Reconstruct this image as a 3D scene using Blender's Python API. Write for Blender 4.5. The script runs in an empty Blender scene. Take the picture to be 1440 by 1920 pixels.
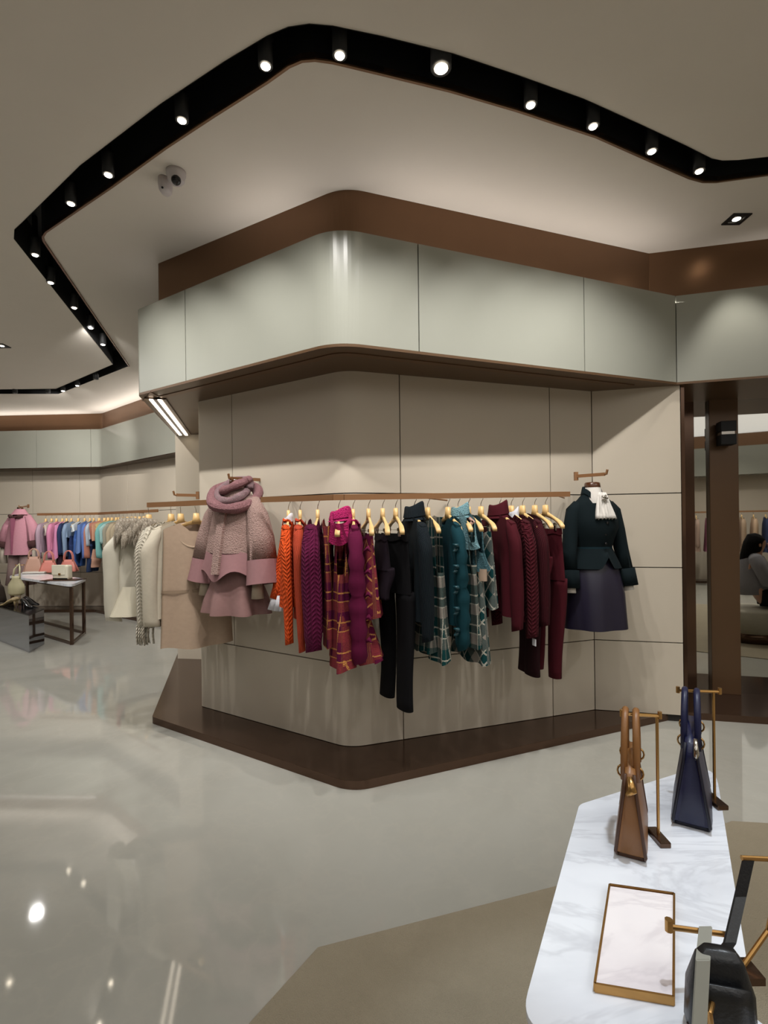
import bpy, math, random
from mathutils import Vector, Matrix
from mathutils.geometry import tessellate_polygon
random.seed(7)
SC = bpy.context.scene
COL = SC.collection
PI = math.pi

# ------------------------------------------------------------------ camera
EYE, F, HY = 1.45, 960.0, 982.0
cd = bpy.data.cameras.new('camera'); cam = bpy.data.objects.new('camera', cd); COL.objects.link(cam)
cd.sensor_fit = 'VERTICAL'; cd.sensor_height = 36.0; cd.lens = 36.0 * F / 1920.0
cd.shift_y = (HY - 960.0) / 1920.0
cd.clip_start = 0.05; cd.clip_end = 100
CR = (Matrix.Rotation(PI / 2, 3, 'X') @ Matrix.Rotation(math.radians(-0.7), 3, 'Z'))
cam.matrix_world = Matrix.Translation((0, 0, EYE)) @ CR.to_4x4()
SC.camera = cam

# ------------------------------------------------------------------ world, exposure
w = bpy.data.worlds.new('world'); SC.world = w; w.use_nodes = True
w.node_tree.nodes['Background'].inputs[0].default_value = (0.50, 0.47, 0.43, 1)
w.node_tree.nodes['Background'].inputs[1].default_value = 0.12
SC.view_settings.view_transform = 'Standard'; SC.view_settings.look = 'None'
SC.view_settings.gamma = 1.0; SC.view_settings.use_curve_mapping = False
SC.view_settings.exposure = 1.04
CEIL = 3.40

def lamp(name, kind, loc, energy, color=(1, 0.93, 0.84), target=None, **kw):
    d = bpy.data.lights.new(name, kind); d.energy = energy; d.color = color
    for k, v in kw.items(): setattr(d, k, v)
    o = bpy.data.objects.new(name, d); o.location = loc
    if target is not None:
        o.rotation_euler = (Vector(target) - Vector(loc)).to_track_quat('-Z', 'Y').to_euler()
    COL.objects.link(o); return o

# general ceiling downlights of the shop (wide cones, spread over the sales floor)
for (x, y, e) in [(-5.2, 4.6, 95), (-3.3, 3.0, 55), (-1.0, 0.4, 32), (0.9, 1.2, 50), (3.5, 1.2, 120),
                  (-5.5, 1.0, 80), (-2.5, -1.8, 60), (1.0, -2.2, 80), (4.0, -1.6, 170), (3.6, -3.4, 170), (-6.8, 6.3, 130), (-4.4, 6.4, 120)]:
    lamp('downlight', 'SPOT', (x, y, CEIL - 0.03), e * 0.42, (1, 0.985, 0.955), (x, y, 0), spot_size=math.radians(135), spot_blend=0.9, shadow_soft_size=0.06)

for (x, y, sx_, sy_, e) in [(-0.8, -1.8, 6.0, 4.4, 33), (-5.6, 3.2, 3.0, 3.0, 26), (3.4, -1.6, 4.0, 6.4, 33)]:  # added broad fill lights at ceiling height, not real fixtures, to even out the room
    lamp('fill_area', 'AREA', (x, y, CEIL - 0.02), e, (1, 0.985, 0.96), (x, y, 0), shape='RECTANGLE', size=sx_, size_y=sy_)
lamp('table_spot', 'SPOT', (0.75, 0.95, CEIL - 0.03), 60, (0.80, 0.90, 1.0), (0.64, 1.08, 0.72), spot_size=math.radians(27), spot_blend=0.5, shadow_soft_size=0.04)

# ------------------------------------------------------------------ pixel <-> room helpers
def ray(px, py): return CR @ Vector(((px - 720) / F, -(py - HY) / F, -1))
def at(px, py, Y):
    d = ray(px, py); t = Y / d.y; return Vector((d.x * t, Y, EYE + d.z * t))
def onz(px, py, z):
    d = ray(px, py); t = (z - EYE) / d.z; return Vector((d.x * t, d.y * t, z))
def lerp(a, b, t): return a + (b - a) * t
def sstep(a, b, x):
    t = min(1, max(0, (x - a) / (b - a))); return t * t * (3 - 2 * t)
def pw(tab, u):
    """piecewise-linear table [(u, a, b...)]"""
    if u <= tab[0][0]: return tab[0][1:]
    for p, q in zip(tab, tab[1:]):
        if u <= q[0]:
            t = (u - p[0]) / (q[0] - p[0]); return tuple(lerp(a, b, t) for a, b in zip(p[1:], q[1:]))
    return tab[-1][1:]

# ------------------------------------------------------------------ materials
def lin(h):
    h = h.lstrip('#'); o = []
    for i in (0, 2, 4):
        c = int(h[i:i + 2], 16) / 255; o.append(c / 12.92 if c <= 0.04045 else ((c + 0.055) / 1.055) ** 2.4)
    return (*o, 1)
class G:
    """small node-graph helper"""
    def __init__(s, name):
        s.m = bpy.data.materials.new(name); s.m.use_nodes = True; s.t = s.m.node_tree
        s.b = s.t.nodes['Principled BSDF']; s.coord = s.n('ShaderNodeTexCoord')
    def n(s, kind, **kw):
        x = s.t.nodes.new(kind)
        for k, v in kw.items(): setattr(x, k, v)
        return x
    def put(s, sock, v):
        if isinstance(v, bpy.types.NodeSocket): s.t.links.new(v, sock)
        elif isinstance(v, (int, float)) or len(v) in (3, 4): sock.default_value = v
    def math(s, op, a, b=0.0, c=0.0):
        x = s.n('ShaderNodeMath', operation=op)
        for i, v in enumerate((a, b, c)): s.put(x.inputs[i], v)
        return x.outputs[0]
    def mix(s, f, a, b, blend='MIX'):
        x = s.n('ShaderNodeMix', data_type='RGBA', blend_type=blend)
        s.put(x.inputs['Factor'], f); s.put(x.inputs[6], a); s.put(x.inputs[7], b); return x.outputs[2]
    def noise(s, scale, detail=3, vec=None, rough=0.55, dist=0.0):
        x = s.n('ShaderNodeTexNoise'); x.inputs['Scale'].default_value = scale; x.inputs['Detail'].default_value = detail
        x.inputs['Roughness'].default_value = rough; x.inputs['Distortion'].default_value = dist
        s.put(x.inputs['Vector'], vec if vec is not None else s.coord.outputs['Object']); return x.outputs[0]
    def ramp(s, f, stops):
        x = s.n('ShaderNodeValToRGB'); s.put(x.inputs[0], f); e = x.color_ramp.elements
        while len(e) < len(stops): e.new(0.5)
        for el, (p, c) in zip(e, stops): el.position = p; el.color = c
        return x.outputs[0]
    def bump(s, h, strength=0.3, dist=0.01):
        x = s.n('ShaderNodeBump'); x.inputs['Strength'].default_value = strength; x.inputs['Distance'].default_value = dist
        s.put(x.inputs['Height'], h); s.put(s.b.inputs['Normal'], x.outputs[0])
    def uv(s, rot=0.0):
        x = s.n('ShaderNodeMapping'); x.inputs['Rotation'].default_value[2] = rot
        s.put(x.inputs['Vector'], s.coord.outputs['UV'])
        y = s.n('ShaderNodeSeparateXYZ'); s.put(y.inputs[0], x.outputs[0]); return y.outputs[0], y.outputs[1]
    def set(s, **kw):
        for k, v in kw.items(): s.put(s.b.inputs[k.replace('_', ' ')], v)
        return s.m
CACHE = {}
def plain(name, h, rough=0.5, metal=0.0, var=0.06, vs=6.0, spec=0.5, coat=0.0, bump=0.0):
    if name in CACHE: return CACHE[name]
    g = G(name); c = lin(h) if isinstance(h, str) else h
    lo = tuple(x * (1 - var) for x in c[:3]) + (1,); hi = tuple(min(1, x * (1 + var)) for x in c[:3]) + (1,)
    nz = g.noise(vs, 3)
    g.set(Base_Color=g.mix(nz, lo, hi), Roughness=rough, Metallic=metal, Coat_Weight=coat)
    g.b.inputs['Specular IOR Level'].default_value = spec
    if bump: g.bump(g.noise(180, 2), bump, 0.002)
    CACHE[name] = g.m; return g.m
def emit(name, c, strength):
    if name in CACHE: return CACHE[name]
    g = G(name); g.set(Base_Color=(0.9, 0.9, 0.9, 1), Emission_Color=c, Emission_Strength=strength); CACHE[name] = g.m; return g.m
def fabric(h, kind='weave', rough=0.9, h2=None):
    key = f'fabric {h} {kind} {h2}'
    if key in CACHE: return CACHE[key]
    g = G(key); c = lin(h); d = tuple(x * 0.82 for x in c[:3]) + (1,)
    if h2: d = lin(h2)
    u, v = g.uv(); uvv = g.coord.outputs['UV']
    if kind == 'boucle':
        n = g.noise(90, 4, uvv, 0.7); g.bump(g.noise(110, 3, uvv), 1.0, 0.012)
        col = g.mix(g.math('MULTIPLY_ADD', n, 2.2, -0.6), d, c)
    elif kind == 'cable':
        zz = g.math('ABSOLUTE', g.math('SUBTRACT', g.math('FRACT', g.math('MULTIPLY', u, 20)), 0.5))
        ch = g.math('FRACT', g.math('MULTIPLY_ADD', v, 42, g.math('MULTIPLY', zz, 2.0)))
        hgt = g.math('MULTIPLY', g.math('SINE', g.math('MULTIPLY', ch, PI)), g.math('SINE', g.math('MULTIPLY', zz, 2 * PI)))
        g.bump(hgt, 0.8, 0.010); col = g.mix(g.noise(60, 3, uvv), d, c)
    elif kind == 'rib':
        g.bump(g.math('SINE', g.math('MULTIPLY', u, 700)), 0.5, 0.004); col = g.mix(g.noise(30, 3, uvv), d, c)
    elif kind == 'satin':
        rough = 0.38; col = g.mix(g.noise(8, 2, uvv), d, c)
    elif kind == 'fur':
        n = g.noise(60, 4, uvv, 0.7, 2.0); col = g.mix(g.math('MULTIPLY_ADD', n, 3, -1.0), d, c); g.bump(n, 1.0, 0.02)
    else:
        col = g.mix(g.noise(40, 3, uvv), d, c); g.bump(g.noise(420, 2, uvv), 0.35, 0.003)
    g.set(Base_Color=col, Roughness=rough); g.b.inputs['Sheen Weight'].default_value = 0.0 if kind != 'satin' else 0
    g.b.inputs['Specular IOR Level'].default_value = 0.2 if kind != 'satin' else 0.5
    CACHE[key] = g.m; return g.m
def plaid(name, base, wide, line, period=0.13, rot=0.0, alt=None):
    key = 'plaid ' + name
    if key in CACHE: return CACHE[key]
    g = G(key); u, v = g.uv(rot); uvv = g.coord.outputs['UV']
    nz = g.math('MULTIPLY_ADD', g.noise(140, 3, uvv), 0.06, -0.03)
    def bands(x, off, lo, hi):
        fr = g.math('FRACT', g.math('MULTIPLY', g.math('ADD', x, off), 1 / period)); fr = g.math('ADD', fr, nz)
        return g.math('MULTIPLY', g.math('GREATER_THAN', fr, lo), g.math('LESS_THAN', fr, hi))
    wu, wv = bands(u, 0.03, 0.06, 0.40), bands(v, 0.01, 0.06, 0.40)
    lu = g.math('MAXIMUM', bands(u, 0.03, 0.69, 0.74), bands(u, 0.03, 0.40, 0.44)); lv = g.math('MAXIMUM', bands(v, 0.01, 0.69, 0.74), bands(v, 0.01, 0.40, 0.44))
    fleck = g.math('GREATER_THAN', g.noise(330, 2, uvv), 0.47)
    f = g.math('MULTIPLY_ADD', wv, 0.22, g.math('MULTIPLY', wu, 0.22))
    f = g.math('MULTIPLY', f, g.math('MULTIPLY_ADD', fleck, 0.8, 0.5))
    col = g.mix(f, lin(base), lin(wide))
    if alt: col = g.mix(g.math('MULTIPLY', g.math('MULTIPLY', wu, wv), 0.5), col, lin(alt))
    ln = g.math('MULTIPLY', g.math('MAXIMUM', lu, lv), g.math('MULTIPLY_ADD', fleck, 0.55, 0.25))
    col = g.mix(ln, col, lin(line))
    g.bump(g.noise(300, 3, uvv), 0.6, 0.006); g.set(Base_Color=col, Roughness=0.95); g.b.inputs['Specular IOR Level'].default_value = 0.15
    CACHE[key] = g.m; return g.m

def mat_floor():
    g = G('polished stone floor'); o = g.coord.outputs['Object']
    n = g.noise(0.55, 6, o, 0.6, 0.8); n2 = g.noise(3.0, 5, o, 0.6)
    c = g.ramp(n, [(0.3, lin('#97968e')), (0.52, lin('#a5a49c')), (0.75, lin('#adaca5'))])
    vein = g.math('SUBTRACT', 1.0, g.math('MULTIPLY', g.math('ABSOLUTE', g.math('SUBTRACT', n2, 0.5)), 30), )
    vein = g.math('MULTIPLY', g.math('MAXIMUM', vein, 0.0), 0.10)
    c = g.mix(vein, c, lin('#b9b2a6'))
    g.set(Base_Color=c, Roughness=g.math('MULTIPLY_ADD', n2, 0.04, 0.03)); g.b.inputs['Specular IOR Level'].default_value = 0.75
    return g.m
def mat_carpet():
    g = G('taupe carpet'); o = g.coord.outputs['Object']
    c = g.mix(g.noise(5, 6, o, 0.7), lin('#8f8673'), lin('#a59b87'))
    c = g.mix(g.math('MULTIPLY', g.noise(260, 2, o), 0.5), c, lin('#aa9f8a'))
    g.bump(g.noise(320, 3, o), 0.8, 0.008); g.set(Base_Color=c, Roughness=0.95); g.b.inputs['Specular IOR Level'].default_value = 0.1
    return g.m
def mat_marble(name, a, b, vcol, sc=2.2):
    g = G(name); o = g.coord.outputs['Object']
    mp = g.n('ShaderNodeMapping'); mp.inputs['Rotation'].default_value[2] = 0.6; mp.inputs['Scale'].default_value = (1, 3.4, 1); g.put(mp.inputs[0], o)
    n = g.noise(sc, 6, mp.outputs[0], 0.55, 0.6); n2 = g.noise(sc * 1.6, 5, mp.outputs[0], 0.6, 1.2)
    v = g.math('MAXIMUM', g.math('SUBTRACT', 1.0, g.math('MULTIPLY', g.math('ABSOLUTE', g.math('SUBTRACT', n2, 0.52)), 26)), 0.0)
    c = g.mix(g.ramp(n, [(0.45, (0, 0, 0, 1)), (0.62, (1, 1, 1, 1))]), lin(a), lin(b)); c = g.mix(g.math('MULTIPLY', v, 0.28), c, lin(vcol))
    g.set(Base_Color=c, Roughness=0.12); return g.m
M = dict(
    floor=mat_floor(), carpet=mat_carpet(),
    ceiling=plain('matte beige ceiling paint', '#cfc8be', 0.9, var=0.02, spec=0.2),
    panel=plain('warm grey wall panel', '#bcb2a2', 0.62, var=0.02, spec=0.35),
    fascia=plain('pale grey green lacquer panel', '#8e8f85', 0.27, var=0.015, spec=0.5),
    seam=plain('dark seam', '#2a2723', 0.8),
    bronze=plain('brushed bronze', '#735741', 0.34, 0.75, var=0.05),
    soffit=plain('bronze lacquer soffit', '#5f4833', 0.3, 0.35, var=0.04),
    bronze_dark=plain('dark polished bronze', '#5e493c', 0.16, 0.8, var=0.08, vs=3),
    copper=plain('copper bronze rail', '#9c7350', 0.42, 0.55, var=0.05),
    black=plain('matte black', '#060607', 0.6), blackgloss=plain('gloss black', '#0d0d0f', 0.15),
    chrome=plain('polished steel', '#b9b4ab', 0.15, 1.0, var=0.02),
    gold=plain('gold metal', '#b58b53', 0.25, 0.9), wood=plain('pale beech wood', '#d8b378', 0.42, var=0.10, vs=14),
    darkwood=plain('dark varnished wood', '#4a2a16', 0.2, coat=0.5), white=plain('white plastic', '#b5aeae', 0.45),
    mirror=plain('mirror glass', '#c9c7c0', 0.015, 1.0, var=0.0), smoke=plain('smoky mirror', '#a9adb8', 0.05, 1.0, var=0.0),
    marble=mat_marble('white marble', '#e6e9ef', '#d3d6dd', '#a2a3ab', 1.0), marble2=mat_marble('blush marble', '#efe9ea', '#e0d8db', '#bdb4b9', 1.3),
    led=emit('warm led strip', (1, 0.86, 0.68, 1), 1.8), lens=emit('lit lamp lens', (1, 0.86, 0.66, 1), 14.0),
)

# ------------------------------------------------------------------ mesh building
class MB:
    def __init__(s): s.v = []; s.f = []; s.uv = []
    def add(s, vs, fs, uvs=None):
        b = len(s.v); s.v += [tuple(p) for p in vs]; s.f += [tuple(i + b for i in f) for f in fs]
        s.uv += list(uvs) if uvs else [(p[0], p[2]) for p in vs]; return s
    def box(s, lo, hi, mtx=None):
        (a, b, c), (d, e, f) = lo, hi
        vs = [Vector(p) for p in ((a, b, c), (d, b, c), (d, e, c), (a, e, c), (a, b, f), (d, b, f), (d, e, f), (a, e, f))]
        if mtx: vs = [mtx @ p for p in vs]
        return s.add(vs, [(3, 2, 1, 0), (4, 5, 6, 7), (0, 1, 5, 4), (1, 2, 6, 5), (2, 3, 7, 6), (3, 0, 4, 7)])
    def prism(s, pts, z0, z1):
        n = len(pts); pts = list(pts)
        if sum(pts[i][0] * pts[(i + 1) % n][1] - pts[(i + 1) % n][0] * pts[i][1] for i in range(n)) < 0: pts.reverse()
        vs = [(p[0], p[1], z0) for p in pts] + [(p[0], p[1], z1) for p in pts]
        tri = tessellate_polygon([[Vector((p[0], p[1], 0)) for p in pts]]); fs = []
        for t in tri:
            a, b, c = (Vector(pts[i][:2]) for i in t)
            if (b - a).cross(c - a) < 0: t = (t[0], t[2], t[1])
            fs += [tuple(i + n for i in t), (t[2], t[1], t[0])]
        fs += [(i, (i + 1) % n, (i + 1) % n + n, i + n) for i in range(n)]
        return s.add(vs, fs, [(p[0], p[1]) for p in vs])
    def grid(s, rows, caps=False, uvs=None):
        """rows of equal length -> quads (rows open rings; repeat first vertex to close)"""
        n = len(rows[0]); vs = [p for r in rows for p in r]; fs = []
        for i in range(len(rows) - 1):
            for j in range(n - 1): fs.append((i * n + j, i * n + j + 1, (i + 1) * n + j + 1, (i + 1) * n + j))
        if caps:
            fs.append(tuple(range(n - 2, -1, -1))); k = (len(rows) - 1) * n; fs.append(tuple(range(k, k + n - 1)))
        return s.add(vs, fs, [u for r in uvs for u in r] if uvs else None)
    def tube(s, pts, rad, seg=8, caps=True, flat=1.0):
        pts = [Vector(p) for p in pts]; n = len(pts); rad = rad if isinstance(rad, (list, tuple)) else [rad] * n
        t0 = (pts[1] - pts[0]).normalized(); up = Vector((0, 0, 1)) if abs(t0.z) < 0.9 else Vector((0, 1, 0))
        x = t0.cross(up).normalized(); rows = []; uvs = []; L = 0
        for i in range(n):
            t = (pts[min(i + 1, n - 1)] - pts[max(i - 1, 0)]).normalized(); x = (x - t * x.dot(t)).normalized(); y = t.cross(x)
            if i: L += (pts[i] - pts[i - 1]).length
            rows.append([pts[i] + (x * math.cos(2 * PI * k / seg) + y * math.sin(2 * PI * k / seg) * flat) * rad[i] for k in range(seg + 1)])
            uvs.append([(2 * PI * k / seg * max(rad), -L) for k in range(seg + 1)])
        return s.grid(rows, caps, uvs)
    def strip(s, path, z0, z1, th):
        """wall strip along a plan polyline (outer face), thickness th to the left-hand side"""
        n = len(path); off = offset(path, th); vs = []
        for p, q in zip(path, off): vs += [(p[0], p[1], z0), (p[0], p[1], z1), (q[0], q[1], z1), (q[0], q[1], z0)]
        fs = []
        for i in range(n - 1):
            a, b = 4 * i, 4 * i + 4
            for k in range(4): fs.append((a + k, b + k, b + (k + 1) % 4, a + (k + 1) % 4))
        fs += [(0, 1, 2, 3), (4 * n - 1, 4 * n - 2, 4 * n - 3, 4 * n - 4)]
        L = [0.0]
        for p, q in zip(path, path[1:]): L.append(L[-1] + math.dist(p, q))
        return s.add(vs, fs, [(L[i // 4], v[2]) for i, v in enumerate(vs)])
def offset(path, d):
    P = [Vector(p[:2]) for p in path]; out = []
    for i, p in enumerate(P):
        a = (p - P[i - 1]).normalized() if i else (P[1] - p).normalized(); b = (P[i + 1] - p).normalized() if i < len(P) - 1 else a
        na, nb = Vector((-a.y, a.x)), Vector((-b.y, b.x)); m = (na + nb).normalized(); out.append(p + m * (d / max(0.3, m.dot(na))))
    return [(q.x, q.y) for q in out]
def rounded(pts, rad, seg=10, closed=False):
    out = []; n = len(pts); P = [Vector(p[:2]) for p in pts]
    for i, p in enumerate(P):
        r = rad[i] if isinstance(rad, (list, tuple)) else rad
        if (not closed and i in (0, n - 1)) or r <= 0: out.append((p.x, p.y)); continue
        a = (P[i - 1] - p).normalized(); b = (P[(i + 1) % n] - p).normalized(); h = math.acos(max(-1, min(1, a.dot(b)))) / 2
        d = min(r / math.tan(h), 0.45 * (P[i - 1] - p).length, 0.45 * (P[(i + 1) % n] - p).length)
        for k in range(seg + 1):
            t = k / seg; q = (p + a * d) * (1 - t) ** 2 + p * 2 * t * (1 - t) + (p + b * d) * t * t; out.append((q.x, q.y))
    return out
def subpath(path, s0, s1):
    """part of a plan polyline between two arc lengths"""
    out = []; L = 0
    for p, q in zip(path, path[1:]):
        d = math.dist(p, q)
        if d < 1e-9: continue
        f = lambda s: (lerp(p[0], q[0], (s - L) / d), lerp(p[1], q[1], (s - L) / d))
        if not out and L <= s0 <= L + d: out.append(f(s0))
        elif out and L > s0: out.append(p)
        if out and L <= s1 <= L + d: out.append(f(s1)); return out
        L += d
    out.append(path[-1]); return out
def arc_at(path, px):
    """arc length where the vertical plane through picture column px meets the path"""
    r = ray(px, HY); k = r.x / r.y; L = 0
    for p, q in zip(path, path[1:]):
        d = math.dist(p, q); g0, g1 = p[0] - k * p[1], q[0] - k * q[1]
        if d > 1e-9 and g0 * g1 <= 0 and g0 != g1: return L + d * g0 / (g0 - g1)
        L += d
    return L
def length(path): return sum(math.dist(p, q) for p, q in zip(path, path[1:]))
def build(name, mb, mat, parent=None, smooth=False, bevel=0.0, loc=None):
    me = bpy.data.meshes.new(name); me.from_pydata(mb.v, [], mb.f); 
    ul = me.uv_layers.new(name='UVMap')
    idx = [0] * len(me.loops); me.loops.foreach_get('vertex_index', idx)
    ul.data.foreach_set('uv', [c for i in idx for c in mb.uv[i]])
    if smooth: me.polygons.foreach_set('use_smooth', [True] * len(me.polygons))
    me.update(); me.materials.append(mat)
    o = bpy.data.objects.new(name, me); COL.objects.link(o)
    if parent: o.parent = parent
    if loc: o.location = loc
    if bevel:
        b = o.modifiers.new('bevel', 'BEVEL'); b.width = bevel; b.segments = 2; b.limit_method = 'ANGLE'
    return o
def tag(o, label, cat, group=None, kind=None):
    o['label'] = label; o['category'] = cat
    if group: o['group'] = group
    if kind: o['kind'] = kind
    return o
def thing(name, label, cat, loc=(0, 0, 0), yaw=0.0, group=None):
    o = bpy.data.objects.new(name, None); COL.objects.link(o); o.location = loc; o.rotation_euler = (0, 0, yaw); o.empty_display_size = 0.1
    return tag(o, label, cat, group)
def struct(o): o['kind'] = 'structure'; return o
def copy_tree(o, parent=None):
    c = o.copy(); COL.objects.link(c)
    if parent: c.parent = parent
    for ch in list(o.children): copy_tree(ch, c)
    return c

# ================================================================== the setting
fl = build('floor', MB().box((-11, -5.2, -0.1), (7, 10.5, 0.0)), M['floor']); struct(fl)
# wall of the projecting bay
SA, SB, SCn, SD = (-1.43, 3.97), (-0.233, 3.2), (1.55, 3.80), (2.13, 3.66)
wp = rounded([(-1.86, 5.5), SA, SB, SCn, SD], [0, 0.05, 0.22, 0.02, 0], seg=14)
ZS, ZB, ZT = 2.43, 0.05, 0.57
core = build('wall_center', MB().strip(offset(wp, 0.024), 0.0, 2.6, 0.06), M['seam']); struct(core)
LW = length(wp); sA = arc_at(wp, 384); s1, s2, s3 = arc_at(wp, 437), arc_at(wp, 752), arc_at(wp, 1033)
# arc length of the concave corner C
sC = LW - math.dist(SCn, SD)
gap = 0.0035
def panels(root, path, cuts, rows, mat, th, bev=0.0):
    for (a, b) in zip(cuts, cuts[1:]):
        for (z0, z1) in rows:
            o = build('panel', MB().strip(subpath(path, a + (gap if a else 0), b - gap), z0 + gap, z1 - gap, th), mat, root)
panels(core, wp, [0, s2, s3, sC], [(ZB, ZT)], M['panel'], 0.02); panels(core, wp, [0, s1, s2, s3, sC], [(ZT, 1.645), (1.645, ZS)], M['panel'], 0.02)
panels(core, wp, [sC, LW], [(ZB, ZT), (ZT, 1.11), (1.11, 1.645), (1.645, ZS)], M['panel'], 0.02)
# return of the right facet back to the mirror, and the fin wall at the far end of the left side
struct(build('wall_return', MB().box((2.135, 3.665, 0.0), (2.16, 4.3, 2.6)), M['bronze_dark']))
struct(build('wall_fin', MB().prism([(-2.2, 5.42), (-1.80, 5.36), (-1.74, 5.75), (-2.14, 5.82)], 0, 3.1), M['panel']))

# fascia (lacquered panels above), its core, and the bronze soffit below
FA, FB, FC, FD = (-1.79, 3.755), (-0.243, 2.74), (2.09, 3.635), (3.3, 3.30)
fp = rounded([(-2.19, 5.42), FA, FB, FC, FD], [0, 0.07, 0.30, 0.02, 0], seg=14)
fz0, fz1 = 2.425, 3.045
trim = build('trim_1', MB().strip(offset(fp, 0.022), fz0 + 0.01, fz1 - 0.01, 0.03), M['seam']); struct(trim)
LF = length(fp)
panels(trim, fp, [0, arc_at(fp, 352), arc_at(fp, 790), arc_at(fp, 1100), LF - math.dist(FC, FD), LF], [(fz0, fz1)], M['fascia'], 0.02)
wo = offset(wp, 0.03); sm = MB()
for z in (fz0 - 0.012, fz0 + 0.004): sm.grid([[(*p, z), (*q, z)] for p, q in zip(fp, wo)]); sm.add([(*wo[-1], z), (*fp[-1], z), (3.4, 4.5, z), (2.15, 4.5, z)], [(0, 1, 2, 3)])
sm.grid([[(*p, fz0 - 0.012), (*p, fz0 + 0.004)] for p in fp])
sof = build('trim_2', sm, M['soffit']); struct(sof)
# shallow light groove along the soffit
gp = offset(subpath(fp, arc_at(fp, 300), arc_at(fp, 1215)), 0.10)
build('groove', MB().strip(gp, fz0 - 0.016, fz0 - 0.0125, 0.05), M['bronze'], sof)
# bronze bulkhead, set back, up to the ceiling
bp = rounded([(-2.02, 5.5), (-1.655, 3.80), (-0.21, 2.96), (1.96, 3.74), (3.3, 3.42)], [0, 0.03, 0.28, 0.02, 0], seg=14)
bk = build('trim_3', MB().strip(bp, 2.9, CEIL, 0.04), M['bronze']); struct(bk)
# lit trough in the side soffit
tr = thing('light_trough', 'glowing diagonal LED trough under the left end of the pale fascia', 'light')
q0, q1 = Vector((-1.70, 3.83, fz0 - 0.02)), Vector((-2.08, 5.34, fz0 - 0.02))
dq = (q1 - q0).normalized(); nq = Vector((dq.y, -dq.x, 0))
def slab(a, b, half, z0, z1, side=0.0):
    a = a + nq * side; b = b + nq * side
    return MB().prism([(a + nq * half)[:2], (a - nq * half)[:2], (b - nq * half)[:2], (b + nq * half)[:2]], z0, z1)
build('frame', slab(q0, q1, 0.075, fz0 - 0.022, fz0 - 0.0125), M['bronze_dark'], tr)
for sd in (-0.03, 0.03): build('led_strip', slab(q0, q1, 0.013, fz0 - 0.030, fz0 - 0.022, sd), M['led'], tr)
build('diffuser', slab(q0, q1, 0.014, fz0 - 0.027, fz0 - 0.022), M['white'], tr)

# plinths
pf = rounded([(-2.46, 6.2), (-1.725, 3.77), (-0.19, 2.765), (2.13, 3.745), (2.75, 3.60), (3.6, 3.4), (3.6, 4.4), (2.2, 4.4), (1.6, 4.0), (-0.2, 3.4), (-1.35, 4.1), (-1.8, 6.2)],
             [0, 0.05, 0.22, 0.03, 0, 0, 0, 0, 0, 0, 0, 0], seg=10, closed=True)
bb = build('baseboard_center', MB().prism(pf, 0.0, 0.05), M['bronze_dark'], bevel=0.006); struct(bb)

# mirror recess on the right
mdir = Vector((0.97, -0.243)); mn = Vector((-0.243, -0.97)); m0 = Vector((2.14, 4.30))
def mpt(s, d): return m0 + mdir * s + mn * d
def mbox(s0, s1, d0, d1, z0, z1): return MB().prism([mpt(s0, d0), mpt(s1, d0), mpt(s1, d1), mpt(s0, d1)], z0, z1)
struct(build('wall_right', mbox(-0.1, 3.2, -0.20, -0.02, 0, CEIL), M['panel']))
mi = thing('mirror', 'tall wall mirror beyond the bronze pilaster, reflecting the shop', 'mirror', (*mpt(0.9, 0), 0.05))
mi2 = thing('mirror', 'narrow dark mirror strip between wall corner and bronze pilaster', 'mirror', (*mpt(0.2, 0), 0.05))
def local(o, mb, name, mat, **kw):
    L = o.location; mb.v = [(x - L.x, y - L.y, z - L.z) for x, y, z in mb.v]; return build(name, mb, mat, o, **kw)
def sx(px):  # distance along the mirror plane at picture column px
    r = ray(px, HY); t = (m0.dot(mn)) / (r.x * mn.x + r.y * mn.y); p = Vector((r.x * t, r.y * t)); return (p - m0).dot(mdir)
local(mi, mbox(sx(1378), 2.6, -0.018, 0.0, 0.05, 2.42), 'glass', M['mirror'])
local(mi2, mbox(sx(1300), sx(1330), -0.018, 0.0, 0.05, 2.42), 'glass', M['mirror'])
struct(build('trim_4', mbox(sx(1328), sx(1382), -0.018, 0.045, 0.05, 2.42), M['soffit'], bevel=0.004))
struct(build('trim_5', mbox(sx(1276), sx(1301), -0.018, 0.03, 0.05, 2.42), M['bronze_dark'], bevel=0.003))
# twin cube wall lamp on the pilaster
lp = mpt(sx(1352), 0.045); lz = at(1352, 816, lp.y).z
wl = thing('wall_lamp', 'black twin cube wall lamp on the bronze pilaster', 'lamp', (lp.x, lp.y, lz), math.atan2(mdir.y, mdir.x))
build('mount', MB().box((-0.02, -0.03, -0.02), (0.02, 0.0, 0.02)), M['black'], wl)
for z in (0.012, -0.092): build('shade', MB().box((-0.055, -0.13, z), (0.055, -0.03, z + 0.08)), M['black'], wl, bevel=0.004)
build('band', MB().box((-0.045, -0.12, -0.012), (0.045, -0.035, 0.012)), M['chrome'], wl)

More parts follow.
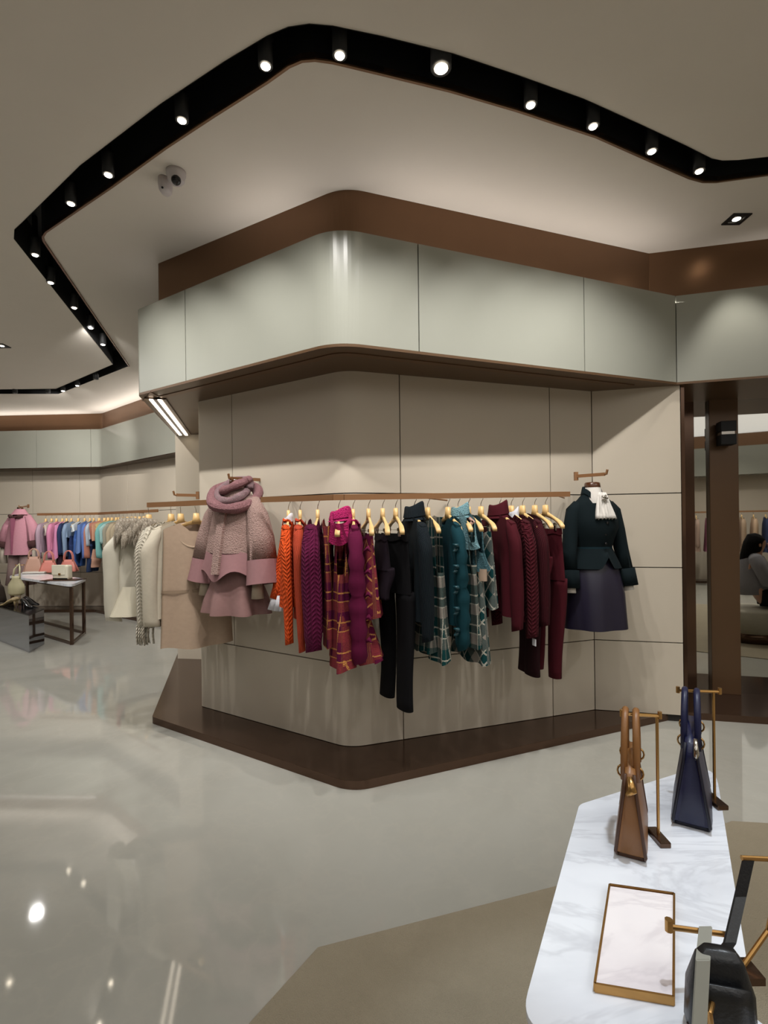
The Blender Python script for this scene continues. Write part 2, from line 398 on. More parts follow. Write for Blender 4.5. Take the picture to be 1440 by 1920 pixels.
# ceiling with the black lighting slot cut into it
NEAR = [(-90, 731), (105, 729), (212, 683), (26, 447), (27, 430), (40, 418), (150, 310), (300, 195), (420, 115), (500, 67), (540, 50), (580, 44), (625, 48), (720, 68), (850, 100), (970, 140), (1095, 185), (1195, 230), (1285, 272), (1335, 297), (1355, 301), (1385, 300), (1440, 294), (1540, 283)]
FAR = [(-90, 738), (110, 738), (241, 686), (80, 450), (78, 441), (84, 432), (210, 345), (310, 272), (400, 212), (500, 148), (540, 119), (565, 108), (590, 106), (625, 111), (720, 134), (845, 165), (970, 202), (1120, 252), (1220, 297), (1295, 330), (1320, 337), (1345, 337), (1440, 324), (1540, 312)]
slot = [onz(x, y, CEIL) for x, y in NEAR] + [onz(x, y, CEIL) for x, y in reversed(FAR)]
outer = [(-11, -5.2), (7, -5.2), (7, 10.5), (-11, 10.5)]
ring = [Vector((x, y, 0)) for x, y in outer]; hole = [Vector((p.x, p.y, 0)) for p in slot]
tri = tessellate_polygon([ring, hole]); allp = ring + hole; fs = []
for t in tri:
    a, b, c = (allp[i] for i in t); fs.append(t if (b - a).cross(c - a).z < 0 else (t[0], t[2], t[1]))
ce = build('ceiling', MB().add([(p.x, p.y, CEIL) for p in allp], fs), M['ceiling']); struct(ce)
struct(build('ceiling_slab', MB().box((-11, -5.2, CEIL + 0.32), (7, 10.5, CEIL + 0.4)), M['black']))
n = len(slot); ww = MB()
ww.add([(p.x, p.y, CEIL - 0.004) for p in slot] + [(p.x, p.y, CEIL + 0.3) for p in slot], [(i, i + n, (i + 1) % n + n, (i + 1) % n) for i in range(n)])
tri = tessellate_polygon([hole]); ww.add([(p.x, p.y, CEIL + 0.26) for p in hole], [t for t in tri])
struct(build('trim_6', ww, M['black']))
rim = MB(); farw = [onz(x, y, CEIL) for x, y in FAR[2:]]
rim.strip([(p.x, p.y) for p in farw], CEIL - 0.012, CEIL + 0.02, 0.012)
struct(build('trim_7', rim, M['bronze']))

# far left part of the shop
W0, W1, W2 = (-10.5, 9.35), (-5.04, 9.1), (-2.0, 6.75)
fw = rounded([W0, W1, W2], 0.15)
fcore = build('wall_far', MB().strip(offset(fw, 0.024), 0, CEIL, 0.08), M['seam']); struct(fcore)
LFW = length(fw)
panels(fcore, fw, [0, arc_at(fw, 62), arc_at(fw, 150), arc_at(fw, 240), LFW], [(0.05, 0.65), (0.65, 1.2), (1.2, 1.70), (1.70, 2.6)], M['panel'], 0.02)
ff = rounded([(-10.5, 9.0), (-4.83, 8.75), (-1.95, 6.35)], 0.15); ftrim = build('trim_8', MB().strip(offset(ff, 0.022), 2.49, 3.12, 0.03), M['seam']); struct(ftrim)
panels(ftrim, ff, [0, arc_at(ff, 70), arc_at(ff, 172), length(ff)], [(2.48, 3.13)], M['fascia'], 0.02)
struct(build('trim_9', MB().strip(offset(ff, 0.03), 3.05, CEIL, 0.04), M['bronze']))
struct(build('trim_10', MB().prism([*ff, *reversed(offset(fw, 0.05))], 2.468, 2.48), M['bronze_dark']))
fb = rounded([(-10.5, 9.0), (-4.95, 8.72), (-2.1, 6.55)], 0.12)
struct(build('baseboard_far', MB().prism([*fb, (-1.9, 6.9), (-5.0, 9.3), (-10.5, 9.5)], 0, 0.05), M['bronze_dark'], bevel=0.006))
# the rest of the shell, behind and beside the camera
struct(build('wall_left', MB().box((-10.6, -5.2, 0), (-10.5, 10.5, CEIL)), M['panel']))
struct(build('wall_far_right', MB().box((5.6, -5.2, 0), (5.7, 4.0, CEIL)), M['panel']))
bw = build('wall_back', MB().box((-10.6, -5.2, 0), (5.7, -5.1, CEIL)), M['panel']); struct(bw)
struct(build('trim_11', MB().box((-8, -5.1, 2.45), (5.6, -4.65, 3.08)), M['fascia']))
struct(build('trim_12', MB().box((-8, -5.1, 3.08), (5.6, -4.8, CEIL)), M['bronze']))
struct(build('baseboard_back', MB().box((-8, -5.1, 0), (5.6, -4.65, 0.05)), M['bronze_dark']))

# inset carpet
cp = [(-0.55, 1.18), onz(470, 1920, 0), onz(596, 1780, 0), onz(1040, 1665, 0), onz(1372, 1542, 0), onz(1440, 1546, 0), (3.4, 2.6), (3.4, -1.2), (-0.9, -1.2)]
cpt = build('carpet', MB().prism([p[:2] for p in cp], 0.0005, 0.007), M['carpet']); tag(cpt, 'taupe inset carpet with straight cut edge below the marble table', 'carpet')

# ------------------------------------------------------------------ cove light on top of the fascia, and the lamps in the slot
for path, (s0, s1), e in ((bp, (arc_at(bp, 312), arc_at(bp, 600)), 1.8), (bp, (arc_at(bp, 690), arc_at(bp, 1205)), 2.0), (bp, (arc_at(bp, 1235), arc_at(bp, 1520)), 1.1)):
    sp = subpath(path, s0, s1); a, b = Vector((*sp[0], 3.0)), Vector((*sp[-1], 3.0)); mid = (a + b) / 2; d = (b - a).normalized(); nrm = Vector((d.y, -d.x, 0)); mid = mid + nrm * 0.05
    o = lamp('cove_led', 'AREA', mid, e, (1, 0.93, 0.87), mid + Vector((0, 0, 1)) + nrm * 0.3, shape='RECTANGLE', size=(b - a).length, size_y=0.05)
    z = -(Vector((0, 0, 1)) + nrm * 0.3).normalized(); x = d; y = z.cross(x); o.matrix_world = Matrix.Translation(mid) @ Matrix((x, y, z)).transposed().to_4x4()
for (ax, ay), (bx, by), e in (((-9.5, 8.98), (-4.95, 8.8), 6), ((-4.7, 8.7), (-2.6, 6.95), 4)):
    a, b = Vector((ax, ay, 3.14)), Vector((bx, by, 3.14)); d = (b - a).normalized(); nrm = Vector((d.y, -d.x, 0)); mid = (a + b) / 2 + nrm * 0.10
    o = lamp('cove_led', 'AREA', mid, e, (1, 0.93, 0.87), None, shape='RECTANGLE', size=(b - a).length, size_y=0.05)
    z = -(Vector((0, 0, 1)) + nrm * 0.6).normalized(); o.matrix_world = Matrix.Translation(mid) @ Matrix((d, z.cross(d), z)).transposed().to_4x4()

def spot_mesh():
    body = MB(); r = [(0.0, 0.026), (0.0, 0.031), (0.11, 0.031), (0.12, 0.035)]
    body.grid([[(R * math.cos(k * PI / 8), R * math.sin(k * PI / 8), z) for k in range(17)] for z, R in r], True)
    lens = MB(); lens.grid([[(R * math.cos(k * PI / 8), R * math.sin(k * PI / 8), z) for k in range(17)] for z, R in ((-0.002, 0.020), (-0.006, 0.017), (-0.008, 0.001))], True)
    stem = MB().box((-0.012, -0.012, 0.11), (0.012, 0.012, 0.28))
    return body, lens, stem
SPOTS = [ # picture position, aimed at (x, y, z), energy, label
    ((498, 124), (-0.75, 3.4, 1.1), 130, 'lit spotlight in the black ceiling slot, just left of the bend nearest the top'),
    ((637, 104), (-0.1, 3.1, 1.1), 115, 'lit spotlight in the black ceiling slot, just right of the bend nearest the top'),
    ((827, 128), (0.4, 3.2, 1.1), 150, 'brightest glaring spotlight in the black ceiling slot'),
    ((995, 197), (0.9, 3.45, 1.3), 125, 'first lit spotlight right of the glaring one in the slot'),
    ((1112, 237), (1.3, 3.6, 1.4), 125, 'second lit spotlight right of the glaring one in the slot'),
    ((1222, 284), (1.5, 3.75, 1.4), 85, 'third lit spotlight right of the glaring one in the slot'),
    ((1311, 321), (1.95, 3.6, 1.3), 30, 'spotlight in the slot beside its right-hand bend'),
    ((341, 226), (-0.95, 3.6, 1.1), 140, 'lit spotlight in the slot nearest the ceiling camera'),
    ((203, 328), (-1.25, 3.8, 1.1), 130, 'lit spotlight in the slot left of the ceiling camera'),
    ((133, 382), (-1.6, 4.1, 1.1), 120, 'spotlight in the slot just above its sharp left corner'),
    ((66, 478), (-2.0, 4.5, 1.0), 110, 'spotlight in the slot just below its sharp left corner'),
    ((95, 530), (-2.5, 6.4, 0.8), 110, 'second spotlight below the sharp left corner of the slot'),
    ((139, 577), (-3.3, 7.6, 1.2), 228, 'third spotlight below the sharp left corner of the slot'),
    ((170, 615), (-4.0, 8.2, 2.2), 228, 'fourth spotlight below the sharp left corner of the slot'),
    ((193, 646), (-4.4, 8.4, 1.2), 247, 'fifth spotlight below the sharp left corner, nearest the far bend'),
    ((145, 723), (-4.9, 8.6, 2.3), 228, 'small lit spotlight in the far thin run of the slot'),
    ((118, 733), (-6.2, 8.8, 2.2), 260, 'small lit spotlight at the knee of the far thin run'),
]
body, lens, stem = spot_mesh(); proto = None
for (px, py), tgt, e, lab in SPOTS:
    p = onz(px, py, CEIL - 0.015 if py < 700 else CEIL - 0.03)
    if proto is None:
        o = proto = thing('ceiling_spotlight', lab, 'spotlight', group='spotlights in the black ceiling slot')
        build('housing', body, M['black'], o, True); build('lens', lens, M['lens'], o, True); build('stem', stem, M['black'], o)
    else:
        o = copy_tree(proto); o['label'] = lab
    o.location = p
    if px == 827: o.scale = (1.45, 1.45, 1.1)
    d = (Vector(tgt) - p).normalized()
    lp_ = p + Vector((d.x, d.y, 0)) * -0.10 + Vector((0, 0, -0.02))
    lamp('spot', 'SPOT', lp_, e * 0.26, (1, 0.97, 0.93), tgt, spot_size=math.radians(82), spot_blend=1.0, shadow_soft_size=0.016)
# unlit heads on the far thin run
for (px, lab) in ((28, 'unlit black track head on the far thin run, leftmost'), (90, 'unlit black track head on the far thin run, left of its knee'), (180, 'unlit black track head between far knee and far bend of slot')):
    o = copy_tree(proto); o['label'] = lab; o.location = onz(px, 737 if px < 110 else 711, CEIL - 0.05)
    for ch in list(o.children):
        if ch.name.startswith('lens'): bpy.data.objects.remove(ch)
# square recessed downlights
dl = thing('square_downlight', 'square black recessed downlight in the ceiling right of the slot', 'downlight', onz(1381, 410, CEIL))
rd = math.atan2(mdir.y, mdir.x)
fr = MB()
for lo, hi in (((-0.06, -0.06, -0.008), (0.06, -0.035, 0)), ((-0.06, 0.035, -0.008), (0.06, 0.06, 0)), ((-0.06, -0.035, -0.008), (-0.035, 0.035, 0)), ((0.035, -0.035, -0.008), (0.06, 0.035, 0))): fr.box(lo, hi)
build('frame', fr, M['black'], dl); build('recess', MB().box((-0.036, -0.036, -0.003), (0.036, 0.036, -0.001)), M['black'], dl)
lens2 = MB().grid([[(R * math.cos(k * PI / 8), R * math.sin(k * PI / 8), z) for k in range(17)] for z, R in ((-0.004, 0.024), (-0.007, 0.02), (-0.008, 0.001))], True)
build('lens', lens2, M['lens'], dl, True)
dl2 = copy_tree(dl); dl2['label'] = 'square recessed downlight at the far left of the ceiling'; dl2.location = onz(3, 648, CEIL)
p = onz(1381, 410, CEIL - 0.02); lamp('spot', 'SPOT', p, 22, (1, 0.95, 0.88), (2.7, 3.3, 1.0), spot_size=math.radians(70), spot_blend=0.6, shadow_soft_size=0.03)

# CCTV cameras on the ceiling
c1 = thing('security_camera', 'white turret security camera with dark glass eye on the ceiling', 'camera', onz(330, 322, CEIL))
build('base', MB().grid([[(R * math.cos(k * PI / 10), R * math.sin(k * PI / 10), z) for k in range(21)] for z, R in ((0, 0.052), (-0.02, 0.052), (-0.026, 0.046), (-0.05, 0.044), (-0.062, 0.034), (-0.066, 0.001))], True), M['white'], c1, True)
eye = MB(); dv = (Vector((0, 0, 1.45)) - Vector(c1.location)).normalized(); ce_ = Vector((0, 0, -0.045)) + dv * 0.012
eye.tube([ce_, ce_ + dv * 0.022, ce_ + dv * 0.036, ce_ + dv * 0.04], [0.026, 0.026, 0.018, 0.002], 16); build('eye', eye, M['blackgloss'], c1, True)
c2 = thing('motion_sensor', 'white rounded sensor mounted beside the ceiling security camera', 'sensor', onz(310, 338, CEIL))
build('base', MB().grid([[(0.7 * R * math.cos(k * PI / 10), R * math.sin(k * PI / 10), z) for k in range(21)] for z, R in ((0, 0.05), (-0.03, 0.052), (-0.06, 0.046), (-0.075, 0.03), (-0.078, 0.001))], True), M['white'], c2, True)
build('port', MB().tube([(0.0, -0.03, -0.06), (0.0, -0.042, -0.068)], 0.006, 8), M['black'], c2)

# ================================================================== rails, hangers and clothes
def rail(name, label, pts, h, th, joints=()):
    """rectangular bronze bar through room points (Vectors)"""
    o = thing(name, label, 'clothes rail', pts[0]); L = pts[0]; bar = MB()
    for a, b in zip(pts, pts[1:]):
        a, b = a - L, b - L; d = (b - a); n = Vector((d.y, -d.x, 0)).normalized() * th / 2; up = Vector((0, 0, h / 2))
        vs = [a + n - up, a - n - up, a - n + up, a + n + up, b + n - up, b - n - up, b - n + up, b + n + up]
        bar.add(vs, [(0, 1, 2, 3), (7, 6, 5, 4), (0, 4, 5, 1), (1, 5, 6, 2), (2, 6, 7, 3), (3, 7, 4, 0)])
    build('bar', bar, M['copper'], o)
    return o
front_pts = [at(490, 937, 3.15), at(600, 933.5, 2.955), at(625, 932.6, 2.915), at(645, 932.3, 2.91), at(1068, 926.5, 3.372)]
rl = rail('clothes_rail', 'long bronze rail of bright clothes on the central bay', front_pts, 0.033, 0.014)
def rail_at(pts, px, drop):
    s = arc_at([p[:2] for p in pts], px); L = 0
    for p, q in zip(pts, pts[1:]):
        d = math.dist(p[:2], q[:2])
        if s <= L + d + 1e-6: r = p.lerp(q, (s - L) / d); return Vector((r.x, r.y, r.z - drop))
        L += d
    return pts[-1] - Vector((0, 0, drop))
def wall_arms(parent, pts_wall):
    for a, b in pts_wall: build('bracket', MB().tube([a - Vector(parent.location), b - Vector(parent.location)], 0.006, 6), M['copper'], parent)
for px in (780, 1060): pass
wall_arms(rl, [(rail_at(front_pts, 560, 0), at(545, 933, 3.15 + 0.42)), (rail_at(front_pts, 775, 0), Vector((0.42, 3.40, 1.60))), (rail_at(front_pts, 1040, 0), Vector((1.30, 3.69, 1.62)))])

def shoulder(x): return -0.098 - 0.072 * (abs(x) / 0.2) ** 1.25
def hanger_body(r=0.2, seg=12):
    mb = MB(); rows = []
    for i in range(-seg, seg + 1):
        x = r * i / seg; k = abs(x) / r; zc = shoulder(x) - 0.012 - (0.012 * sstep(0.8, 1, k)); hh = lerp(0.022, 0.014, sstep(0, 0.6, k)) + 0.004 * sstep(0.75, 1, k)
        if k > 0.97: hh *= 0.75
        th = lerp(0.008, 0.019, sstep(0.35, 0.95, k)); y = -0.014 * k * k
        rows.append([(x, y + th * math.cos(t) * 1.0, zc + hh * math.sin(t)) for t in (PI / 4, 3 * PI / 4, 5 * PI / 4, 7 * PI / 4, PI / 4)])
    mb.grid(rows, True)
    mb.grid([[(-w, -t, z), (w, -t, z), (w, t, z), (-w, t, z), (-w, -t, z)] for w, t, z in ((0.030, 0.009, -0.118), (0.021, 0.010, -0.085), (0.017, 0.009, -0.052))], True)
    return mb
def hook_mb():
    return MB().tube([(0.006, 0.012, -0.003), (0.010, 0.010, -0.006), (0.004, 0.004, -0.02), (0, 0, -0.035), (0, 0, -0.056)], 0.0022, 6)
HB, HK = hanger_body(), hook_mb(); HP = {}
def hanger(label, loc, yaw, clips=None, group='wooden hangers on the long front rail'):
    key = 'clip' if clips is not None else 'plain'
    if key not in HP:
        o = thing('wooden_hanger', label, 'hanger', loc, yaw, group); build('hanger_body', HB, M['wood'], o, True); build('hook', HK, M['chrome'], o, True)
        if clips is not None:
            build('clip_bar', MB().tube([(-0.16, -0.01, -0.178), (0.16, -0.01, -0.178)], 0.002, 6), M['chrome'], o)
            for x in (-0.12, 0.12): build('clip', MB().box((x - 0.009, -0.016, -0.215), (x + 0.009, -0.004, -0.172)).box((x - 0.006, -0.022, -0.185), (x + 0.006, -0.001, -0.168)), M['chrome'], o)
        HP[key] = o
    else:
        o = copy_tree(HP[key]); o.location = loc; o.rotation_euler = (0, 0, yaw); o['label'] = label; o['group'] = group
    return o

def body_mb(hw=0.2, hem=0.24, zb=-0.7, d0=0.030, d1=0.045, d2=0.05, neck=0.075, dip=0.05, backdip=0.015, strap=None, arm=0.2, folds=5, famp=0.008, front=-1, N=40, R=14, ph=0.0, raise_=0.012, hemw=0.008, skew=0.0, waist=None):
    """hanging garment body: rings from shoulder line / neckline down to the hem"""
    rows = []; uvs = []
    for i in range(R + 1):
        u = (i / R); row = []; uv = []
        for k in range(N + 1):
            t = 2 * PI * k / N; c, s = math.cos(t), math.sin(t)
            cx = math.copysign(abs(c) ** 0.8, c); sy = math.copysign(abs(s) ** lerp(0.42, 0.8, min(1, u * 4)), s)
            xt = hw * cx; zt = shoulder(xt) + raise_; fr = (s * front > 0)
            if abs(xt) < neck: zt -= (dip if fr else backdip) * (1 - (abs(xt) / neck) ** 2) ** 0.6
            if strap is not None: zt -= arm * (1.0 if xt > 0 else 0.3) * sstep(strap, strap + 0.025, abs(xt))
            w_ = lerp(hw, hem, u ** 1.2)
            if waist: w_ *= 1 - waist * math.exp(-((u - 0.35) / 0.16) ** 2)
            dd = pw([(0, d0), (0.18, d1), (1, d2)], u)[0]
            x = w_ * cx; y = dd * sy + famp * u ** 1.3 * 3.0 * math.sin(folds * PI * x / w_ * 0.5 + ph + 0.4 * s)
            z = lerp(zt, zb + hemw * math.sin(3 * t + ph) + skew * x, u)
            y += -0.014 * (1 - u) * (abs(xt) / 0.2) ** 2
            row.append((x, y, z)); uv.append((x * 1.0 + y * 0.6 + (0.5 if s > 0 else 0), z))
        rows.append(row); uvs.append(uv)
    return MB().grid(rows, False, uvs)
def sleeve_mb(side, hw=0.2, zb=-0.75, r0=(0.06, 0.045), r1=(0.045, 0.036), out=0.03, fwd=0.0, puff=None, N=14, R=16, cuff=0.0, lift=0.0):
    rows = []; uvs = []
    for i in range(R + 1):
        u = i / R; zt = shoulder(hw) - 0.0
        z = lerp(zt + 0.022, zb, u); x = side * (hw - 0.03 + out * sstep(0, 0.25, u) + 0.012 * math.sin(3 * u)) ; y = fwd * u * u - 0.014 * (1 - u)
        a, b = lerp(r0[0], r1[0], u), lerp(r0[1], r1[1], u)
        k = 0.62 + 0.38 * sstep(0, 0.12, u); a *= k; b *= k
        if puff: m = 0.72 + 0.42 * abs(math.sin(u * PI * puff)); b *= m; a *= m
        if cuff and u > 1 - cuff: a *= 0.8; b *= 0.85
        x += side * lift * math.sin(u * PI) * 0.5; 
        row = []; uv = []
        for q in range(N + 1):
            t = 2 * PI * q / N; wr = 1 + 0.06 * math.sin(2 * t + 9 * u)
            row.append((x + a * wr * math.cos(t), y + b * wr * math.sin(t), z + (0.012 * math.sin(t + 1) if i == R else 0) - side * a * math.cos(t) * (0.5 * (1 - sstep(0, 0.3, u)))))
            uv.append((b * t, z))
        rows.append(row); uvs.append(uv)
    return MB().grid(rows, True, uvs)
def collar_mb(rx=0.062, ry=0.045, z0=-0.115, h=0.075, roll=True):
    prof = [(-0.1, 1.35), (0.2, 1.08), (0.6, 0.92), (0.95, 0.90), (1.0, 0.98), (0.9, 1.08), (0.5, 1.16), (0.15, 1.26)] if roll else [(0, 1.1), (0.5, 1.0), (1, 1.02), (1.0, 0.93), (0.4, 0.92)]
    N = 24; return MB().grid([[(rx * k * math.cos(2 * PI * q / N), ry * k * math.sin(2 * PI * q / N), z0 + h * u + (0.010 * math.sin(2 * PI * q / N + 0.7) + 0.006 * math.sin(4 * PI * q / N)) * (0.4 + u)) for q in range(N + 1)] for u, k in prof], False, [[(rx * 2 * PI * q / N, h * u) for q in range(N + 1)] for u, k in prof])
def neckband_mb(neck=0.075, dip=0.05, backdip=0.015, front=-1, r=0.009, d=0.03):
    pts = []; N = 28
    for q in range(N + 1):
        t = 2 * PI * q / N; x = neck * math.cos(t); s = math.sin(t); fr = s * front > 0
        pts.append((x, d * s * 0.9, shoulder(x) + 0.006 - (dip if fr else backdip) * max(0, 1 - (x / neck) ** 2) ** 0.6))
    return MB().tube(pts, r, 6, False)
def skirt_mb(z0=-0.2, zb=-0.67, w0=0.15, w1=0.22, d0=0.02, d1=0.07, folds=6, famp=0.02, N=40, R=12, ph=0.0, sag=0.02):
    rows = []; uvs = []
    for i in range(R + 1):
        u = i / R; row = []; uv = []
        for k in range(N + 1):
            t = 2 * PI * k / N; c, s = math.cos(t), math.sin(t); w_ = lerp(w0, w1, u ** 0.9); d_ = lerp(d0, d1, u)
            x = w_ * math.copysign(abs(c) ** 0.8, c); y = d_ * math.copysign(abs(s) ** 0.8, s) + famp * u * math.sin(folds * t + ph) - 0.01
            z = lerp(z0 - sag * (1 - min(1, abs(x) / 0.12) ** 2) * (1 if abs(x) < 0.12 else 0), zb + 0.006 * math.sin(folds * t), u)
            row.append((x, y, z)); uv.append((x + 0.6 * y + (0.5 if s > 0 else 0), z))
        rows.append(row); uvs.append(uv)
    return MB().grid(rows, False, uvs)
def trousers_mb(z0=-0.2, zb=-1.15, w0=0.155, hip=0.175, crotch=-0.28, h0=0.085, h1=0.06, d=0.035, zb2=None, spread=0.0, N=24):
    mb = MB(); R = 7; rows = []; uvs = []
    for i in range(R + 1):
        u = i / R; w_ = lerp(w0, hip, u); d_ = lerp(0.018, d, u)
        rows.append([(w_ * math.copysign(abs(math.cos(2 * PI * k / N)) ** 0.8, math.cos(2 * PI * k / N)), d_ * math.sin(2 * PI * k / N) - 0.01, lerp(z0, z0 + crotch, u)) for k in range(N + 1)])
    uvs = [[(p[0], p[2]) for p in r] for r in rows]; mb.grid(rows, False, uvs)
    for sd, zz in ((1, zb), (-1, zb2 or zb)):
        rows = []
        for i in range(15):
            u = i / 14; a = lerp(h0, h1, u); c = sd * lerp(hip - h0, hip - h0 + spread, u)
            b = lerp(d, 0.03, u) * (1 + 0.08 * math.sin(7 * u))
            rows.append([(c + a * math.copysign(abs(math.cos(2 * PI * k / N)) ** 0.7, math.cos(2 * PI * k / N)), b * math.sin(2 * PI * k / N) - 0.01 + 0.012 * math.sin(4 * u + sd), lerp(z0 + crotch + 0.01, zz, u)) for k in range(N + 1)])
        mb.grid(rows, True, [[(p[0], p[2]) for p in r] for r in rows])
    return mb
GF = 'garments on the long front rail'
NDIR = [(500, 0.19, -0.98), (560, 0.16, -0.99), (597, 0.05, -1), (637, 0.12, -1), (662, 0.13, -1), (690, 0.18, -0.99), (740, 0.22, -0.98), (800, 0.29, -0.955), (1070, 0.28, -0.96)]
def yaw_at(px): n = pw(NDIR, px); return math.atan2(n[1], n[0])
def spot_on_rail(px): return rail_at(front_pts, px, 0.0165)
def garment(name, label, cat, px, dy=0.0, twist=0.0):
    p = spot_on_rail(px); y = yaw_at(px) + twist
    return thing(name, label, cat, p + Vector((-math.sin(y), math.cos(y), 0)) * dy, y, GF)
MG, OR = fabric('#5f1038', 'weave'), fabric('#d9521f', 'cable')
PLM = plaid('magenta orange', '#500d33', '#b9582c', '#d3964c', 0.15, 0.0, '#6e1c3c'); PLM2 = plaid('magenta diamonds', '#5d1236', '#b4562f', '#dba257', 0.15, PI / 4, '#7e2742')
PLG = plaid('green grey', '#0d3a3b', '#8d8378', '#c9c2b2', 0.17, 0.0, '#a89c92'); PLG2 = plaid('green grey bias', '#0d383a', '#94897f', '#c6bfb0', 0.17, PI / 4.6, '#a89c92')
def both(o, mb_fn, mat, name='sleeve', **kw):
    for s in (1, -1): build(name, mb_fn(s, **kw), mat, o, True)

# every hanger on the rail: (px, label, with clips?)
HANG = [(541, 'wooden hanger inside the orange cable knit sweater', 0), (563, 'wooden hanger inside the plain coral sweater', 0), (596, 'wooden hanger inside the plum cable cardigan', 0),
        (635, 'wooden hanger poking out of the pink plaid dress armhole', 0), (662, 'wooden hanger inside the plum top with ruffled sleeves', 0), (691, 'wooden clip hanger holding the diamond plaid skirt', 1),
        (717.5, 'wooden clip hanger holding the dark aubergine shorts', 1), (742, 'wooden clip hanger holding the long black trousers', 1), (777, 'wooden hanger inside the slate turtleneck', 0),
        (802, 'wooden hanger of the green plaid dress beside the slate turtleneck', 0), (840, 'wooden hanger inside the plain teal top', 0), (859, 'wooden hanger of the plaid dress with pale blue bolero', 0),
        (878, 'wooden hanger of the cropped teal vest', 0), (902, 'wooden clip hanger holding the short green plaid skirt', 1), (937, 'wooden hanger inside the burgundy turtleneck', 0),
        (959, 'wooden hanger inside the burgundy cable sweater', 0), (980, 'wooden hanger inside the ribbed burgundy cardigan', 0), (1003, 'wooden clip hanger holding the burgundy shorts', 1), (1023, 'wooden clip hanger at the right end, holding burgundy trousers', 1)]
for px, lab, cl in HANG: hanger(lab, spot_on_rail(px), yaw_at(px), True if cl else None)

# 1 orange cable sweater over a white shirt
o = garment('sweater', 'orange cable knit sweater with white shirt cuffs showing', 'sweater', 541)
build('body', body_mb(0.207, 0.21, -0.60, neck=0.07, front=1, d1=0.034, d2=0.038), OR, o, True); build('neckband', neckband_mb(0.07, front=1), OR, o, True)
build('sleeve', sleeve_mb(1, 0.207, -0.80, (0.05, 0.036), (0.032, 0.024), out=0.04), OR, o, True)
# far sleeve folded up and pinned to the side
sl = MB().tube([(-0.17, 0.0, -0.16), (-0.19, -0.02, -0.32), (-0.17, -0.045, -0.44), (-0.14, -0.06, -0.53), (-0.13, -0.085, -0.60)], [0.045, 0.052, 0.055, 0.045, 0.04], 14); build('sleeve', sl, OR, o, True)
wh = fabric('#d8d8de', 'weave'); build('shirt_cuff', MB().tube([(-0.13, -0.07, -0.55), (-0.12, -0.095, -0.665)], [0.028, 0.042], 14), wh, o, True)
build('shirt_cuff', MB().tube([(-0.05, -0.05, -0.57), (-0.05, -0.06, -0.655)], [0.024, 0.034], 12), wh, o, True); build('shirt_collar', collar_mb(0.05, 0.026, -0.125, 0.035, False), wh, o, True)
# 2 coral sweater
CR_ = fabric('#b8482f', 'rib'); o = garment('sweater', 'plain coral red fine knit sweater', 'sweater', 563, 0.004)
build('body', body_mb(0.207, 0.2, -0.66, neck=0.075, front=1, d1=0.026, d2=0.028), CR_, o, True); build('neckband', neckband_mb(0.075, front=1), CR_, o, True)
both(o, sleeve_mb, CR_, hw=0.207, zb=-0.835, r0=(0.05, 0.036), r1=(0.03, 0.022), out=0.035, cuff=0.1)
# 3 plum cable cardigan over plaid dress
PC = fabric('#5c1039', 'cable'); o = garment('cardigan', 'plum purple cable knit cardigan over a plaid dress', 'cardigan', 596, -0.012)
build('body', body_mb(0.207, 0.23, -0.70, neck=0.08, dip=0.16, front=1, d1=0.04, d2=0.042), PC, o, True)
both(o, sleeve_mb, PC, hw=0.207, zb=-0.815, r0=(0.06, 0.052), r1=(0.055, 0.052), out=0.05, cuff=0.08)
o = garment('plaid_dress', 'magenta and orange plaid dress tucked beside the plum cardigan', 'dress', 596, 0.066)
build('body', body_mb(0.18, 0.25, -0.80, neck=0.08, dip=0.12, front=1, d1=0.02, d2=0.03, folds=6, famp=0.003), PLM, o, True)
# 4 plaid sleeveless dress with hot pink boucle bolero
o = garment('plaid_dress', 'long magenta orange plaid sleeveless dress under a hot pink bolero', 'dress', 635, 0.012)
build('body', body_mb(0.195, 0.30, -0.90, neck=0.07, dip=0.1, strap=0.145, arm=0.25, d1=0.034, d2=0.062, folds=7, famp=0.006, front=1, N=56, R=20), PLM, o, True)
o = garment('bolero', 'hot pink fleecy bolero over the plaid dress shoulder', 'bolero', 635, 0.012)
HPK = fabric('#c2286e', 'boucle', h2='#8e1f4e')
build('body', body_mb(0.186, 0.178, -0.205, neck=0.04, dip=0.01, d0=0.045, d1=0.062, d2=0.058, front=1, raise_=0.03, hemw=0.02, skew=-0.18), HPK, o, True); build('collar', collar_mb(0.06, 0.055, -0.115, 0.06), HPK, o, True)
# 5 plum top with ruffled sleeves + orange plaid skirt below
o = garment('ruffle_top', 'plum purple top with knotted ruffle sleeves', 'top', 662, 0.01)
build('body', body_mb(0.207, 0.21, -0.86, neck=0.085, dip=0.05, front=1, d1=0.03, d2=0.034), MG, o, True); both(o, sleeve_mb, MG, hw=0.207, zb=-0.88, r0=(0.05, 0.042), r1=(0.05, 0.045), out=0.04, puff=6)
build('neckband', neckband_mb(0.085, front=1, r=0.007), HPK, o, True)
for i in range(1, 6): build('bow', MB().tube([(0.235, 0.03, -0.16 - 0.12 * i), (0.25, 0.05, -0.16 - 0.12 * i + 0.016), (0.245, 0.065, -0.16 - 0.12 * i - 0.004)], [0.006, 0.014, 0.004], 8), MG, o, True)
o = garment('pleated_skirt', 'orange plaid pleated skirt flaring below the plum ruffle top', 'skirt', 672, 0.03)
build('pleats', skirt_mb(-0.62, -0.90, 0.10, 0.17, 0.03, 0.105, 9, 0.012), PLM2, o, True)
